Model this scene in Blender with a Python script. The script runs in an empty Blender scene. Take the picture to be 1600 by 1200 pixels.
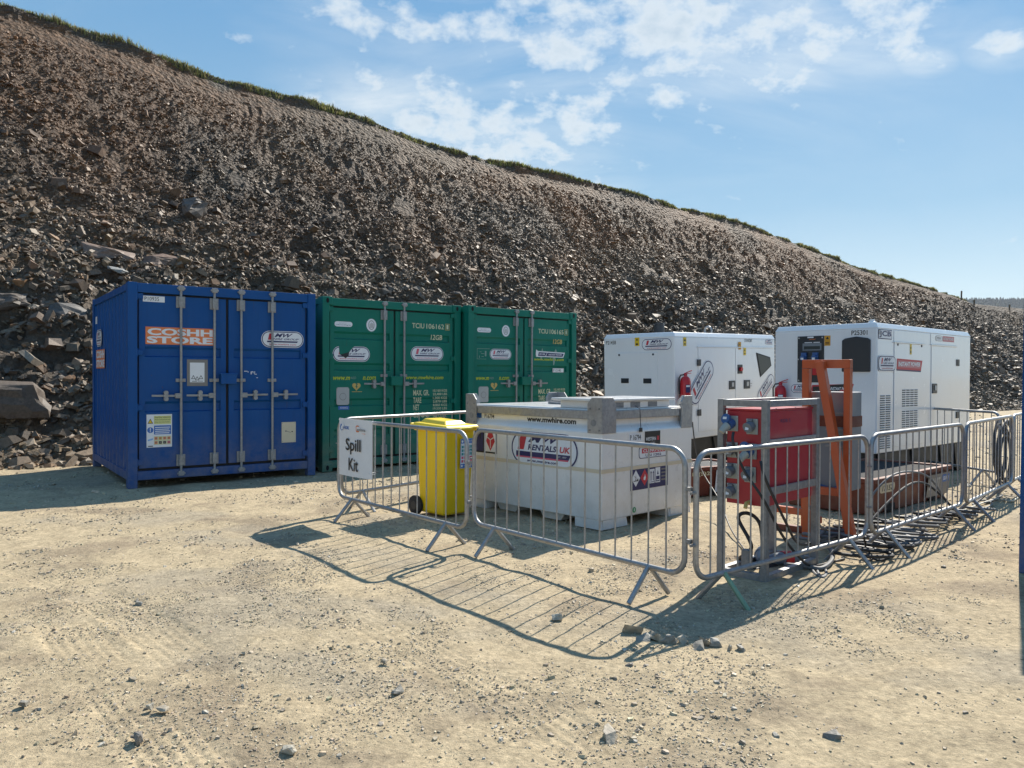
import bpy, bmesh, math, random
import numpy as np
from mathutils import Vector, Matrix
R = math.radians
rng = np.random.default_rng(11)
random.seed(5)

# ------------------------------------------------------------------ camera, sky, sun, exposure
scene = bpy.context.scene
CAMZ, FPX, PITCH, ROLL = 1.44, 1202.5, 0.0112, 0.004
cam_d = bpy.data.cameras.new("camera")
cam = bpy.data.objects.new("camera", cam_d)
scene.collection.objects.link(cam)
cam.location = (0, 0, CAMZ)
cam.rotation_mode = 'XYZ'
cam.matrix_world = Matrix.Translation((0, 0, CAMZ)) @ Matrix.Rotation(math.pi / 2 - PITCH, 4, 'X') @ Matrix.Rotation(ROLL, 4, 'Z')
cam_d.sensor_fit = 'HORIZONTAL'
cam_d.sensor_width = 36.0
cam_d.lens = 36.0 * FPX / 1600.0
cam_d.clip_start = 0.05
cam_d.clip_end = 5000
scene.camera = cam
scene.render.resolution_x, scene.render.resolution_y = 1024, 768

SUN_EL, SUN_AZ = R(42.5), R(33.5)          # azimuth measured from +Y towards +X
vs = scene.view_settings
vs.view_transform = 'Standard'; vs.look = 'None'; vs.gamma = 1; vs.use_curve_mapping = False
vs.exposure = 0.95

sun_d = bpy.data.lights.new("sun", 'SUN')
sun_d.energy = 4.0; sun_d.angle = R(0.5); sun_d.color = (1.0, 0.93, 0.82)
sun = bpy.data.objects.new("sun", sun_d); scene.collection.objects.link(sun)
to_sun = Vector((math.sin(SUN_AZ) * math.cos(SUN_EL), math.cos(SUN_AZ) * math.cos(SUN_EL), math.sin(SUN_EL)))
sun.rotation_mode = 'QUATERNION'
sun.rotation_quaternion = to_sun.to_track_quat('Z', 'Y')
sun.location = (20, 40, 40)

world = bpy.data.worlds.new("World"); scene.world = world; world.use_nodes = True
def build_world():
    nt = world.node_tree; nd = nt.nodes; L = nt.links; nd.clear()
    out = nd.new('ShaderNodeOutputWorld'); bg = nd.new('ShaderNodeBackground')
    sky = nd.new('ShaderNodeTexSky'); sky.sky_type = 'NISHITA'; sky.sun_disc = False
    sky.sun_elevation = SUN_EL; sky.sun_rotation = SUN_AZ
    sky.altitude = 300; sky.air_density = 1.0; sky.dust_density = 0.15; sky.ozone_density = 2.0
    bg.inputs['Strength'].default_value = 0.10
    tc = nd.new('ShaderNodeTexCoord'); sep = nd.new('ShaderNodeSeparateXYZ')
    L.new(tc.outputs['Generated'], sep.inputs[0])
    def M(op, a, b=None, c=None, clamp=False):
        n = nd.new('ShaderNodeMath'); n.operation = op; n.use_clamp = clamp
        for i, v in enumerate((a, b, c)):
            if v is None: continue
            if isinstance(v, (int, float)): n.inputs[i].default_value = v
            else: L.new(v, n.inputs[i])
        return n.outputs[0]
    X, Y, Z = sep.outputs[0], sep.outputs[1], sep.outputs[2]
    zc = M('MAXIMUM', M('ADD', Z, 0.42), 0.03)
    cx, cy = M('DIVIDE', X, zc), M('DIVIDE', Y, zc)      # a flat layer of cloud seen from below
    comb = nd.new('ShaderNodeCombineXYZ'); L.new(cx, comb.inputs[0]); L.new(cy, comb.inputs[1])
    def noise(scale, detail, rough, off, dist=0.0, sx=1.0):
        mp = nd.new('ShaderNodeMapping'); mp.inputs['Location'].default_value = off
        mp.inputs['Scale'].default_value = (sx, 1, 1)
        L.new(comb.outputs[0], mp.inputs[0])
        n = nd.new('ShaderNodeTexNoise'); n.inputs['Scale'].default_value = scale
        n.inputs['Detail'].default_value = detail; n.inputs['Roughness'].default_value = rough
        n.inputs['Distortion'].default_value = dist
        L.new(mp.outputs[0], n.inputs['Vector']); return n.outputs['Fac']
    yc = M('MAXIMUM', Y, 0.05)
    a, e = M('DIVIDE', X, yc), M('DIVIDE', Z, yc)        # where in the sky each bank of cloud lies
    def blob(a0, e0, ra, re, slope=0.0, amt=1.0):
        da = M('SUBTRACT', a, a0)
        de = M('SUBTRACT', M('SUBTRACT', e, e0), M('MULTIPLY', da, slope))
        q = M('ADD', M('POWER', M('ABSOLUTE', M('DIVIDE', da, ra)), 2.0), M('POWER', M('ABSOLUTE', M('DIVIDE', de, re)), 2.0))
        return M('MULTIPLY', M('MAXIMUM', M('SUBTRACT', 1.0, q), 0.0), amt)
    front = M('GREATER_THAN', Y, 0.05)
    m = None
    for b in [(.21, .45, .34, .13, .0, 1.0), (.42, .465, .22, .10, .0, .95), (-.02, .45, .14, .07, 0, .7), (-.17, .475, .20, .08, -.2, .8), (-.30, .43, .12, .03, -.2, .4), (-.07, .325, .27, .075, -.24, 1.0), (-.15, .36, .14, .05, -.3, .7), (.085, .32, .09, .055, 0, .9),
              (-.2, .36, .12, .03, -.2, .5), (.53, .412, .055, .030, .0, .95), (.63, .43, .07, .04, .0, .8), (.158, .36, .04, .022, 0, .75), (.30, .392, .16, .05, 0, .9), (.06, .37, .16, .05, -.1, .7), (.14, .45, .5, .22, 0, .45)]:
        v = blob(*b); m = v if m is None else M('MAXIMUM', m, v)
    m = M('MULTIPLY', m, front)
    n1 = noise(9.5, 10, 0.60, (3.1, 0.4, 0.0), 0.1)
    n2 = noise(21., 9, 0.58, (1.3, 7.4, 0.0), 0.15)
    nn = M('ADD', M('MULTIPLY', n1, 0.55), M('MULTIPLY', n2, 0.45))
    dens = M('ADD', M('MULTIPLY', M('SUBTRACT', nn, 0.5), 4.6), M('SUBTRACT', M('MULTIPLY', m, 1.16), 0.61))
    fac = M('SMOOTH_MIN', M('MAXIMUM', M('MULTIPLY', dens, 1.55), 0.0), 1.0, 0.2, clamp=True)
    # thin high veil streaks
    wv = noise(5.0, 7, 0.6, (9.2, 2.0, 0), 0.5, 0.4)
    veil = M('MULTIPLY', M('MAXIMUM', M('SUBTRACT', wv, 0.40), 0.0), 1.3, clamp=True)
    fac2 = M('MAXIMUM', M('MULTIPLY', fac, 0.86), M('MULTIPLY', veil, M('ADD', 0.15, M('MULTIPLY', m, 1.9))))
    thick = M('MULTIPLY', M('MAXIMUM', M('SUBTRACT', dens, 0.35), 0.0), 0.75, clamp=True)
    cc = nd.new('ShaderNodeMix'); cc.data_type = 'RGBA'
    cc.inputs[6].default_value = (4.5, 4.8, 4.95, 1); cc.inputs[7].default_value = (2.3, 3.0, 3.7, 1)
    L.new(thick, cc.inputs[0])
    # clear-air gradient from the pale horizon to the zenith, tempered with the physical sky
    rp = nd.new('ShaderNodeValToRGB'); el = rp.color_ramp.elements
    el[0].position = 0.0; el[0].color = (2.8, 3.5, 3.8, 1); el[1].position = 1.0; el[1].color = (.58, 1.6, 3.2, 1)
    for pos, c in ((.10, (2.55, 3.4, 3.78, 1)), (.20, (1.42, 2.55, 3.42, 1)), (.40, (.78, 1.95, 3.3, 1))):
        e_ = el.new(pos); e_.color = c
    L.new(M('MAXIMUM', Z, 0.0), rp.inputs[0])
    hm = nd.new('ShaderNodeMix'); hm.data_type = 'RGBA'; hm.inputs[0].default_value = .86
    L.new(sky.outputs[0], hm.inputs[6]); L.new(rp.outputs[0], hm.inputs[7])
    mx = nd.new('ShaderNodeMix'); mx.data_type = 'RGBA'
    L.new(fac2, mx.inputs[0]); L.new(hm.outputs[2], mx.inputs[6]); L.new(cc.outputs[2], mx.inputs[7])
    L.new(mx.outputs[2], bg.inputs['Color']); L.new(bg.outputs[0], out.inputs[0])
build_world()

# ------------------------------------------------------------------ materials
def nmat(name):
    m = bpy.data.materials.new(name); m.use_nodes = True
    nt = m.node_tree; return m, nt.nodes, nt.links, nt.nodes['Principled BSDF']
def node_noise(nd, L, vec, scale, detail=6, rough=.6):
    n = nd.new('ShaderNodeTexNoise'); n.inputs['Scale'].default_value = scale
    n.inputs['Detail'].default_value = detail; n.inputs['Roughness'].default_value = rough
    if vec: L.new(vec, n.inputs['Vector'])
    return n.outputs['Fac']
def node_range(nd, L, v, a, b, c, d):
    n = nd.new('ShaderNodeMapRange'); n.clamp = True
    for i, k in zip((1, 2, 3, 4), (a, b, c, d)): n.inputs[i].default_value = k
    L.new(v, n.inputs[0]); return n.outputs[0]
def node_mix(nd, L, f, a, b, mode='MIX'):
    n = nd.new('ShaderNodeMix'); n.data_type = 'RGBA'; n.blend_type = mode
    for sock, v in ((n.inputs[0], f), (n.inputs[6], a), (n.inputs[7], b)):
        if isinstance(v, (int, float)): sock.default_value = v
        elif isinstance(v, tuple): sock.default_value = (*v[:3], 1)
        else: L.new(v, sock)
    return n.outputs[2]
def scaled_pos(nd, L, s):
    g = nd.new('ShaderNodeNewGeometry'); mp = nd.new('ShaderNodeMapping'); mp.inputs['Scale'].default_value = s
    L.new(g.outputs['Position'], mp.inputs[0]); return mp.outputs[0]
def add_bump(nd, L, bs, h, strength, dist):
    b = nd.new('ShaderNodeBump'); b.inputs['Strength'].default_value = strength; b.inputs['Distance'].default_value = dist
    L.new(h, b.inputs['Height']); L.new(b.outputs[0], bs.inputs['Normal'])

def paint(name, rgb, rough=.42, metal=0., dust=.18, streak=.25, dustcol=(.36, .30, .22), chips=0., coat=0., wave=0.004, low=0.):
    m, nd, L, bs = nmat(name)
    p = scaled_pos(nd, L, (1, 1, 1)); pst = scaled_pos(nd, L, (9, 9, .7))
    d = node_range(nd, L, node_noise(nd, L, p, 2.3, 9, .68), .45, .8, 0, dust)
    c = node_mix(nd, L, d, rgb, dustcol)
    s = node_range(nd, L, node_noise(nd, L, pst, 2.0, 5, .6), .5, .85, 0, streak)
    c = node_mix(nd, L, s, c, tuple(v * .55 for v in rgb))
    if low:                       # splashed dust on the lowest half metre
        sz = nd.new('ShaderNodeSeparateXYZ'); L.new(p, sz.inputs[0])
        hgt = node_range(nd, L, sz.outputs[2], .05, .75, 1, 0); spl = node_range(nd, L, node_noise(nd, L, p, 6, 8, .7), .32, .70, 0, 1)
        mm = nd.new('ShaderNodeMath'); mm.operation = 'MULTIPLY'; L.new(hgt, mm.inputs[0]); L.new(spl, mm.inputs[1])
        m2 = nd.new('ShaderNodeMath'); m2.operation = 'MULTIPLY'; L.new(mm.outputs[0], m2.inputs[0]); m2.inputs[1].default_value = low
        c = node_mix(nd, L, m2.outputs[0], c, (.33, .27, .19))
    if chips:
        k = node_range(nd, L, node_noise(nd, L, p, 13, 8, .75), .66, .70, 0, chips)
        c = node_mix(nd, L, k, c, (.10, .05, .03))
        run = node_range(nd, L, node_noise(nd, L, scaled_pos(nd, L, (14, 14, .55)), 2.6, 5, .62), .66, .76, 0, .55)
        c = node_mix(nd, L, run, c, (.085, .050, .034))
    L.new(c, bs.inputs['Base Color'])
    L.new(node_range(nd, L, node_noise(nd, L, p, 5, 6, .6), .3, .75, rough * .8, min(1, rough * 1.35)), bs.inputs['Roughness'])
    bs.inputs['Metallic'].default_value = metal
    if coat: bs.inputs['Coat Weight'].default_value = coat; bs.inputs['Coat Roughness'].default_value = .12
    if wave: add_bump(nd, L, bs, node_noise(nd, L, p, 1.7, 2, .4), .35, wave * 6)
    return m
def plain(name, rgb, rough=.5, metal=0.):
    m, nd, L, bs = nmat(name)
    p = scaled_pos(nd, L, (1, 1, 1))
    f = node_range(nd, L, node_noise(nd, L, p, 14, 5, .6), .3, .75, 0, .22)
    L.new(node_mix(nd, L, f, rgb, tuple(v * .7 for v in rgb)), bs.inputs['Base Color'])
    bs.inputs['Roughness'].default_value = rough; bs.inputs['Metallic'].default_value = metal
    return m
def galv(name, base=.46, rough=.42, metal=.75):
    m, nd, L, bs = nmat(name)
    p = scaled_pos(nd, L, (1, 1, 1))
    v = nd.new('ShaderNodeTexVoronoi'); v.inputs['Scale'].default_value = 45; L.new(p, v.inputs['Vector'])
    sp = nd.new('ShaderNodeSeparateColor'); L.new(v.outputs['Color'], sp.inputs[0])
    a = node_mix(nd, L, node_range(nd, L, sp.outputs[0], 0, 1, 0, 1), (base * .88, base * .89, base * .91), (base * 1.08, base * 1.09, base * 1.11))
    f = node_range(nd, L, node_noise(nd, L, p, 6, 8, .7), .5, .78, 0, .6)
    L.new(node_mix(nd, L, f, a, (base * .62, base * .58, base * .50)), bs.inputs['Base Color'])
    bs.inputs['Metallic'].default_value = metal
    L.new(node_range(nd, L, node_noise(nd, L, p, 20, 5, .6), .3, .7, rough * .75, rough * 1.4), bs.inputs['Roughness'])
    return m

MT = {}
MT['blue'] = paint('blue_paint', (.0, .064, .245), .5, dust=.12, streak=.30, dustcol=(.03, .12, .25), chips=.7, wave=.012, low=.45)
MT['blue'].node_tree.nodes['Principled BSDF'].inputs['Specular IOR Level'].default_value = .3
MT['green'] = paint('green_paint', (.0, .150, .108), .48, dust=.12, streak=.32, dustcol=(.03, .16, .12), chips=.7, wave=.012, low=.45)
MT['green'].node_tree.nodes['Principled BSDF'].inputs['Specular IOR Level'].default_value = .3
MT['white'] = paint('white_paint', (.74, .74, .73), .30, dust=.16, streak=.16, dustcol=(.55, .50, .42), coat=.5, low=.35, wave=.006)
MT['whitegen'] = paint('white_enamel', (.77, .79, .81), .22, dust=.08, streak=.08, dustcol=(.6, .56, .5), coat=.8, wave=.006, low=.2)
MT['cream'] = plain('weld_band', (.62, .54, .40), .5)
MT['galv'] = galv('galvanised_steel', .36, .46, .7)
MT['galvdull'] = galv('weathered_galvanised_steel', .27, .58, .5)
MT['rod'] = galv('zinc_rod', .30, .5, .4)
MT['seal'] = plain('rubber_seal', (.012, .013, .016), .7)
MT['black'] = paint('black_paint', (.010, .011, .013), .5, dust=.07, streak=.1)
MT['dark'] = plain('dark_plastic', (.02, .024, .03), .4)
MT['hole_shade'] = plain('opening_shade', (.008, .008, .01), .9)  # near-black colour painted for the shade inside holes and slots
MT['red'] = paint('red_paint', (.37, .013, .026), .35, dust=.10, streak=.2, dustcol=(.42, .16, .12), chips=.4)
MT['orange'] = paint('orange_paint', (.50, .085, .016), .45, dust=.2, streak=.35, chips=.8)
MT['oxide'] = paint('orange_red_paint', (.145, .030, .014), .6, dust=.3, streak=.3, chips=.8)
MT['yellow'] = paint('yellow_plastic', (.82, .53, .0), .38, dust=.10, streak=.16, dustcol=(.5, .38, .1), wave=.002)
MT['yellowlid'] = paint('yellow_lid_plastic', (.82, .60, .03), .36, dust=.10, streak=.1, dustcol=(.6, .45, .2), wave=.002)
MT['cabinet'] = paint('grey_cabinet_paint', (.16, .19, .22), .45, dust=.15, streak=.15)
MT['cee_blue'] = plain('blue_socket_plastic', (.035, .10, .27), .45)
MT['cee_grey'] = plain('grey_socket_plastic', (.14, .17, .21), .45)
MT['cee_plate'] = plain('grey_socket_plate', (.33, .35, .33), .5)
MT['cable'] = plain('black_cable_rubber', (.022, .022, .025), .55)
MT['cablegrey'] = plain('grey_cable_sheath', (.15, .155, .16), .6)
MT['tyre'] = plain('tyre_rubber', (.018, .018, .02), .75)
MT['redext'] = plain('red_cylinder_paint', (.50, .012, .02), .28)
MT['glass'] = plain('dark_window_glass', (.022, .032, .034), .35)
MT['wood'] = plain('weathered_post_wood', (.12, .09, .06), .8)
MT['greenleg'] = paint('green_stained_galvanised', (.20, .32, .22), .5, metal=.4)
# stickers and lettering
def ink(name, rgb, rough=.45): MT[name] = plain('sticker_' + name, rgb, rough)
ink('s_white', (.74, .76, .79)); ink('s_navy', (.018, .02, .10)); ink('s_red', (.50, .03, .05)); ink('s_black', (.012, .012, .014))
ink('s_orange', (.72, .20, .06)); ink('s_yellow', (.72, .50, .02)); ink('s_lime', (.55, .60, .02)); ink('s_blue', (.03, .14, .45))
ink('s_grey', (.20, .19, .18)); ink('s_beige', (.60, .54, .40)); ink('s_alu', (.42, .43, .43), .35); ink('s_cream', (.62, .62, .42))
ink('s_ochre', (.55, .40, .12)); ink('s_teal', (.02, .26, .26)); ink('s_pink', (.62, .10, .16)); ink('s_paleyellow', (.60, .62, .25))
ink('s_amber', (.62, .30, .02)); ink('s_fadedred', (.52, .18, .20)); ink('s_green', (.02, .28, .10)); ink('s_lightblue', (.22, .42, .72)); ink('s_faded', (.22, .34, .30))

# ------------------------------------------------------------------ mesh helpers
class MB:
    def __init__(self): self.v = []; self.f = []; self.m = []; self.s = []
    def add(self, vs_, fs, m=0, smooth=False):
        o = len(self.v); self.v.extend([tuple(p) for p in vs_])
        for f in fs: self.f.append([o + i for i in f]); self.m.append(m); self.s.append(smooth)
        return self
    def box(self, x0, x1, y0, y1, z0, z1, m=0):
        p = [(x0, y0, z0), (x1, y0, z0), (x1, y1, z0), (x0, y1, z0), (x0, y0, z1), (x1, y0, z1), (x1, y1, z1), (x0, y1, z1)]
        return self.add(p, [(0, 3, 2, 1), (4, 5, 6, 7), (0, 1, 5, 4), (1, 2, 6, 5), (2, 3, 7, 6), (3, 0, 4, 7)], m)
    def hexa(self, p, m=0):          # eight corners in the order of box()
        return self.add(p, [(0, 3, 2, 1), (4, 5, 6, 7), (0, 1, 5, 4), (1, 2, 6, 5), (2, 3, 7, 6), (3, 0, 4, 7)], m)
    def beam(self, p0, p1, w, h, m=0, up=(0, 0, 1)):
        p0, p1 = Vector(p0), Vector(p1); d = (p1 - p0).normalized(); u = Vector(up)
        if abs(d.dot(u)) > .98: u = Vector((1, 0, 0))
        a = d.cross(u).normalized() * (w / 2); b = a.cross(d).normalized() * (h / 2)
        q = [p0 - a - b, p0 + a - b, p1 + a - b, p1 - a - b, p0 - a + b, p0 + a + b, p1 + a + b, p1 - a + b]
        return self.hexa(q, m)
    def prism(self, pts, axis, lo, hi, m=0):   # polygon in the two other axes, extruded along axis
        n = len(pts)
        def P(a, b, t): return {'x': (t, a, b), 'y': (a, t, b), 'z': (a, b, t)}[axis]
        vs_ = [P(a, b, lo) for a, b in pts] + [P(a, b, hi) for a, b in pts]
        fs = [tuple(range(n))[::-1], tuple(range(n, 2 * n))] + [(i, (i + 1) % n, n + (i + 1) % n, n + i) for i in range(n)]
        return self.add(vs_, fs, m)
    def sheet(self, prof, axis, lo, hi, m=0):  # open polyline extruded
        n = len(prof)
        def P(a, b, t): return {'x': (t, a, b), 'y': (a, t, b), 'z': (a, b, t)}[axis]
        vs_ = [P(a, b, lo) for a, b in prof] + [P(a, b, hi) for a, b in prof]
        return self.add(vs_, [(i, i + 1, n + i + 1, n + i) for i in range(n - 1)], m)
    def tube(self, path, r, n=8, closed=False, m=0, r1=None):
        P = [Vector(p) for p in path]; k = len(P)
        T = []
        for i in range(k):
            a = P[(i - 1) % k] if (closed or i > 0) else P[i]; b = P[(i + 1) % k] if (closed or i < k - 1) else P[i]
            T.append((b - a).normalized())
        u = T[0].orthogonal().normalized(); rings = []
        for i in range(k):
            u = (u - T[i] * u.dot(T[i])); u = u.normalized() if u.length > 1e-6 else T[i].orthogonal().normalized()
            w = T[i].cross(u); rr = r if r1 is None else r + (r1 - r) * i / (k - 1)
            rings.append([P[i] + (u * math.cos(2 * math.pi * j / n) + w * math.sin(2 * math.pi * j / n)) * rr for j in range(n)])
        vs_ = [p for q in rings for p in q]; fs = []
        for i in range(k if closed else k - 1):
            a, b = i * n, ((i + 1) % k) * n
            for j in range(n): fs.append((a + j, a + (j + 1) % n, b + (j + 1) % n, b + j))
        self.add(vs_, fs, m, True)
        if not closed:
            self.add(rings[0], [tuple(range(n))[::-1]], m); self.add(rings[-1], [tuple(range(n))], m)
        return self
    def cyl(self, p0, p1, r, n=16, m=0, r1=None): return self.tube([p0, p1], r, n, False, m, r1)
    def lathe(self, prof, c, n=20, m=0, axis='z'):
        vs_ = []; k = len(prof)
        for r, h in prof:
            for j in range(n):
                a, b = r * math.cos(2 * math.pi * j / n), r * math.sin(2 * math.pi * j / n)
                q = {'z': (a, b, h), 'y': (a, h, b), 'x': (h, a, b)}[axis]
                vs_.append((c[0] + q[0], c[1] + q[1], c[2] + q[2]))
        fs = [(i * n + j, i * n + (j + 1) % n, (i + 1) * n + (j + 1) % n, (i + 1) * n + j) for i in range(k - 1) for j in range(n)]
        self.add(vs_, fs, m, True)
        self.add(vs_[:n], [tuple(range(n))[::-1]], m); self.add(vs_[-n:], [tuple(range(n))], m)
        return self
    def build(self, name, mats, parent=None, bevel=0, seg=2):
        me = bpy.data.meshes.new(name); me.from_pydata(self.v, [], self.f)
        mats = mats if isinstance(mats, (list, tuple)) else [mats]
        for q in mats: me.materials.append(MT[q] if isinstance(q, str) else q)
        me.polygons.foreach_set('material_index', self.m); me.polygons.foreach_set('use_smooth', self.s)
        me.validate(); me.update()
        bm = bmesh.new(); bm.from_mesh(me); bmesh.ops.recalc_face_normals(bm, faces=bm.faces[:]); bm.to_mesh(me); bm.free()
        if any(self.s): me.set_sharp_from_angle(angle=R(40))
        o = bpy.data.objects.new(name, me); scene.collection.objects.link(o)
        if parent: o.parent = parent
        if bevel:
            b = o.modifiers.new('bevel', 'BEVEL'); b.width = bevel; b.segments = seg; b.limit_method = 'ANGLE'; b.angle_limit = R(40)
        return o

def tag(o, label=None, cat=None, group=None, kind=None):
    if label: o['label'] = label
    if cat: o['category'] = cat
    if group: o['group'] = group
    if kind: o['kind'] = kind
    return o
def thing(name, label, cat, loc=(0, 0, 0), rot=0., group=None):
    o = bpy.data.objects.new(name, None); scene.collection.objects.link(o)
    o.location = loc; o.rotation_euler = (0, 0, rot); o.empty_display_size = .2
    return tag(o, label, cat, group)
def copy_tree(o, parent=None):
    c = o.copy(); scene.collection.objects.link(c)
    if parent: c.parent = parent
    for ch in list(o.children): copy_tree(ch, c)
    return c
def gp(px, py, z=0.):        # the point at height z seen at a photo pixel, used for laying things on the ground
    X, Y = px - 800, py - 600; c, s = math.cos(-ROLL), math.sin(-ROLL); X, Y = X * c - Y * s, X * s + Y * c
    d = Vector((X, 0, 0)) + FPX * Vector((0, math.cos(PITCH), -math.sin(PITCH))) - Y * Vector((0, math.sin(PITCH), math.cos(PITCH)))
    t = (z - CAMZ) / d.z; return Vector((d.x * t, d.y * t, z))

# ------------------------------------------------------------------ stickers: flat shapes laid a millimetre apart on a face
_tcache = {}
def text_tris(s, bold=0.0):
    key = (s, bold)
    if key in _tcache: return _tcache[key]
    cu = bpy.data.curves.new('lettering', 'FONT'); cu.body = s; cu.resolution_u = 3; cu.offset = bold
    ob = bpy.data.objects.new('lettering', cu); scene.collection.objects.link(ob)
    dg = bpy.context.evaluated_depsgraph_get(); me = bpy.data.meshes.new_from_object(ob.evaluated_get(dg))
    v = [(p.co.x, p.co.y) for p in me.vertices]; f = [tuple(p.vertices) for p in me.polygons]
    bpy.data.objects.remove(ob); bpy.data.meshes.remove(me); bpy.data.curves.remove(cu)
    _tcache[key] = (v, f); return v, f
class Decal:
    def __init__(self, O, U, V=(0, 0, 1), lift=.0025):
        self.O, self.U, self.V = Vector(O), Vector(U).normalized(), Vector(V).normalized()
        self.N = self.U.cross(self.V); self.lift = lift; self.mb = MB(); self.mats = []; self.rot = None
    def mi(self, m):
        if m not in self.mats: self.mats.append(m)
        return self.mats.index(m)
    def P(self, u, v, l):
        if self.rot:
            cu, cv, a = self.rot; du, dv = u - cu, v - cv
            u, v = cu + du * math.cos(a) - dv * math.sin(a), cv + du * math.sin(a) + dv * math.cos(a)
        return self.O + self.U * u + self.V * v + self.N * (self.lift + .0011 * l)
    def poly(self, pts, m, l=0):
        self.mb.add([self.P(u, v, l) for u, v in pts], [tuple(range(len(pts)))], self.mi(m)); return self
    def rect(self, u0, v0, u1, v1, m, l=0): return self.poly([(u0, v0), (u1, v0), (u1, v1), (u0, v1)], m, l)
    def rrect(self, u0, v0, u1, v1, r, m, l=0, n=6):
        if u1 < u0: u0, u1 = u1, u0
        if v1 < v0: v0, v1 = v1, v0
        r = min(r, (u1 - u0) / 2, (v1 - v0) / 2); pts = []
        for cu, cv, a0 in ((u1 - r, v1 - r, 0), (u0 + r, v1 - r, 90), (u0 + r, v0 + r, 180), (u1 - r, v0 + r, 270)):
            for k in range(n + 1):
                a = R(a0 + 90 * k / n); pts.append((cu + r * math.cos(a), cv + r * math.sin(a)))
        return self.poly(pts, m, l)
    def disc(self, u, v, r, m, l=0, n=20, ry=None):
        ry = ry or r
        return self.poly([(u + r * math.cos(2 * math.pi * k / n), v + ry * math.sin(2 * math.pi * k / n)) for k in range(n)], m, l)
    def text(self, s, u0, v0, u1, v1, m, l=1, bold=0.0, shear=0.0):
        vs_, fs = text_tris(s, bold)
        if not vs_: return self
        xs = [p[0] + shear * p[1] for p in vs_]; ys = [p[1] for p in vs_]
        ax, bx, ay, by = min(xs), max(xs), min(ys), max(ys)
        q = [self.P(u0 + (x - ax) / (bx - ax) * (u1 - u0), v0 + (y - ay) / (by - ay + 1e-9) * (v1 - v0), l) for x, y in zip(xs, ys)]
        self.mb.add(q, fs, self.mi(m)); return self
    def build(self, name, parent):
        me = bpy.data.meshes.new(name); me.from_pydata(self.mb.v, [], self.mb.f)
        for q in self.mats: me.materials.append(MT[q])
        me.polygons.foreach_set('material_index', self.mb.m); me.update()
        o = bpy.data.objects.new(name, me); scene.collection.objects.link(o); o.parent = parent
        return o
def hire_logo(d, u0, v0, u1, v1, name2='HIRE GROUP', faded=False, square=False, l=0):
    """white rounded plate, navy ring, red slanted mark, slanted initials, bar, web address"""
    w, h = u1 - u0, v1 - v0; U = lambda a: u0 + a * w; V = lambda b: v0 + b * h
    navy = 's_navy'; red = 's_pink' if faded else 's_red'
    rr = .5 * h if not square else .3 * h
    d.rrect(u0, v0, u1, v1, rr, 's_white', l, 10)
    d.rrect(u0 + .035 * h, v0 + .035 * h, u1 - .035 * h, v1 - .035 * h, rr, navy, l + 1, 10)
    d.rrect(u0 + .085 * h, v0 + .085 * h, u1 - .085 * h, v1 - .085 * h, rr, 's_white', l + 2, 10)
    d.poly([(U(.15), V(.46)), (U(.22), V(.46)), (U(.255), V(.84)), (U(.185), V(.84))], red, l + 3)
    d.text('MW', U(.30), V(.62), U(.74), V(.86), navy, l + 3, .03, .45)
    d.text(name2, U(.27), V(.46), U(.88), V(.57), navy, l + 3, .02, .35)
    d.poly([(U(.13), V(.31)), (U(.84), V(.31)), (U(.86), V(.40)), (U(.13), V(.40))], navy, l + 3)
    d.text('www.mwhire.com', U(.18), V(.145), U(.82), V(.25), red, l + 3, .01, .2)
from mathutils import noise as mnoise
# ------------------------------------------------------------------ numpy noise
def _h(ix, iy, seed):
    n = (ix.astype(np.int64) * 374761393 + iy.astype(np.int64) * 668265263 + seed * 1442695041) & 0xFFFFFFFF
    n = ((n ^ (n >> 13)) * 1274126177) & 0xFFFFFFFF
    return ((n ^ (n >> 16)) & 0xFFFF) / 65535.0
def vnoise(x, y, seed=0):
    ix, iy = np.floor(x), np.floor(y); fx, fy = x - ix, y - iy
    fx = fx * fx * fx * (fx * (fx * 6 - 15) + 10); fy = fy * fy * fy * (fy * (fy * 6 - 15) + 10)
    a, b, c, d = _h(ix, iy, seed), _h(ix + 1, iy, seed), _h(ix, iy + 1, seed), _h(ix + 1, iy + 1, seed)
    return (a + (b - a) * fx) * (1 - fy) + (c + (d - c) * fx) * fy
def fbm(x, y, seed=0, octv=5, gain=.5):
    t = 0; a = 1; s = 0
    for i in range(octv):
        t = t + a * vnoise(x * 2 ** i + 17.3 * i, y * 2 ** i - 9.1 * i, seed + i); s += a; a *= gain
    return t / s
def np_mesh(name, V, faces_list, mats, cols=None, smooth=False, kind=None, label=None, cat=None):
    """faces_list: list of int arrays (n,k)"""
    me = bpy.data.meshes.new(name); me.vertices.add(len(V)); me.vertices.foreach_set('co', np.asarray(V, np.float32).ravel())
    loops = np.concatenate([f.ravel() for f in faces_list]).astype(np.int32)
    tot = np.concatenate([np.full(len(f), f.shape[1]) for f in faces_list]).astype(np.int32)
    st = np.concatenate([[0], np.cumsum(tot)[:-1]]).astype(np.int32)
    me.loops.add(len(loops)); me.loops.foreach_set('vertex_index', loops)
    me.polygons.add(len(tot)); me.polygons.foreach_set('loop_start', st)
    me.polygons.foreach_set('use_smooth', np.full(len(tot), bool(smooth)))
    if cols is not None:
        at = me.color_attributes.new('Col', 'FLOAT_COLOR', 'POINT')
        c4 = np.ones((len(V), 4), np.float32); c4[:, :3] = cols; at.data.foreach_set('color', c4.ravel())
    me.update(calc_edges=True); me.validate()
    for m in mats: me.materials.append(m)
    o = bpy.data.objects.new(name, me); scene.collection.objects.link(o)
    return tag(o, label, cat, kind=kind)

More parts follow.
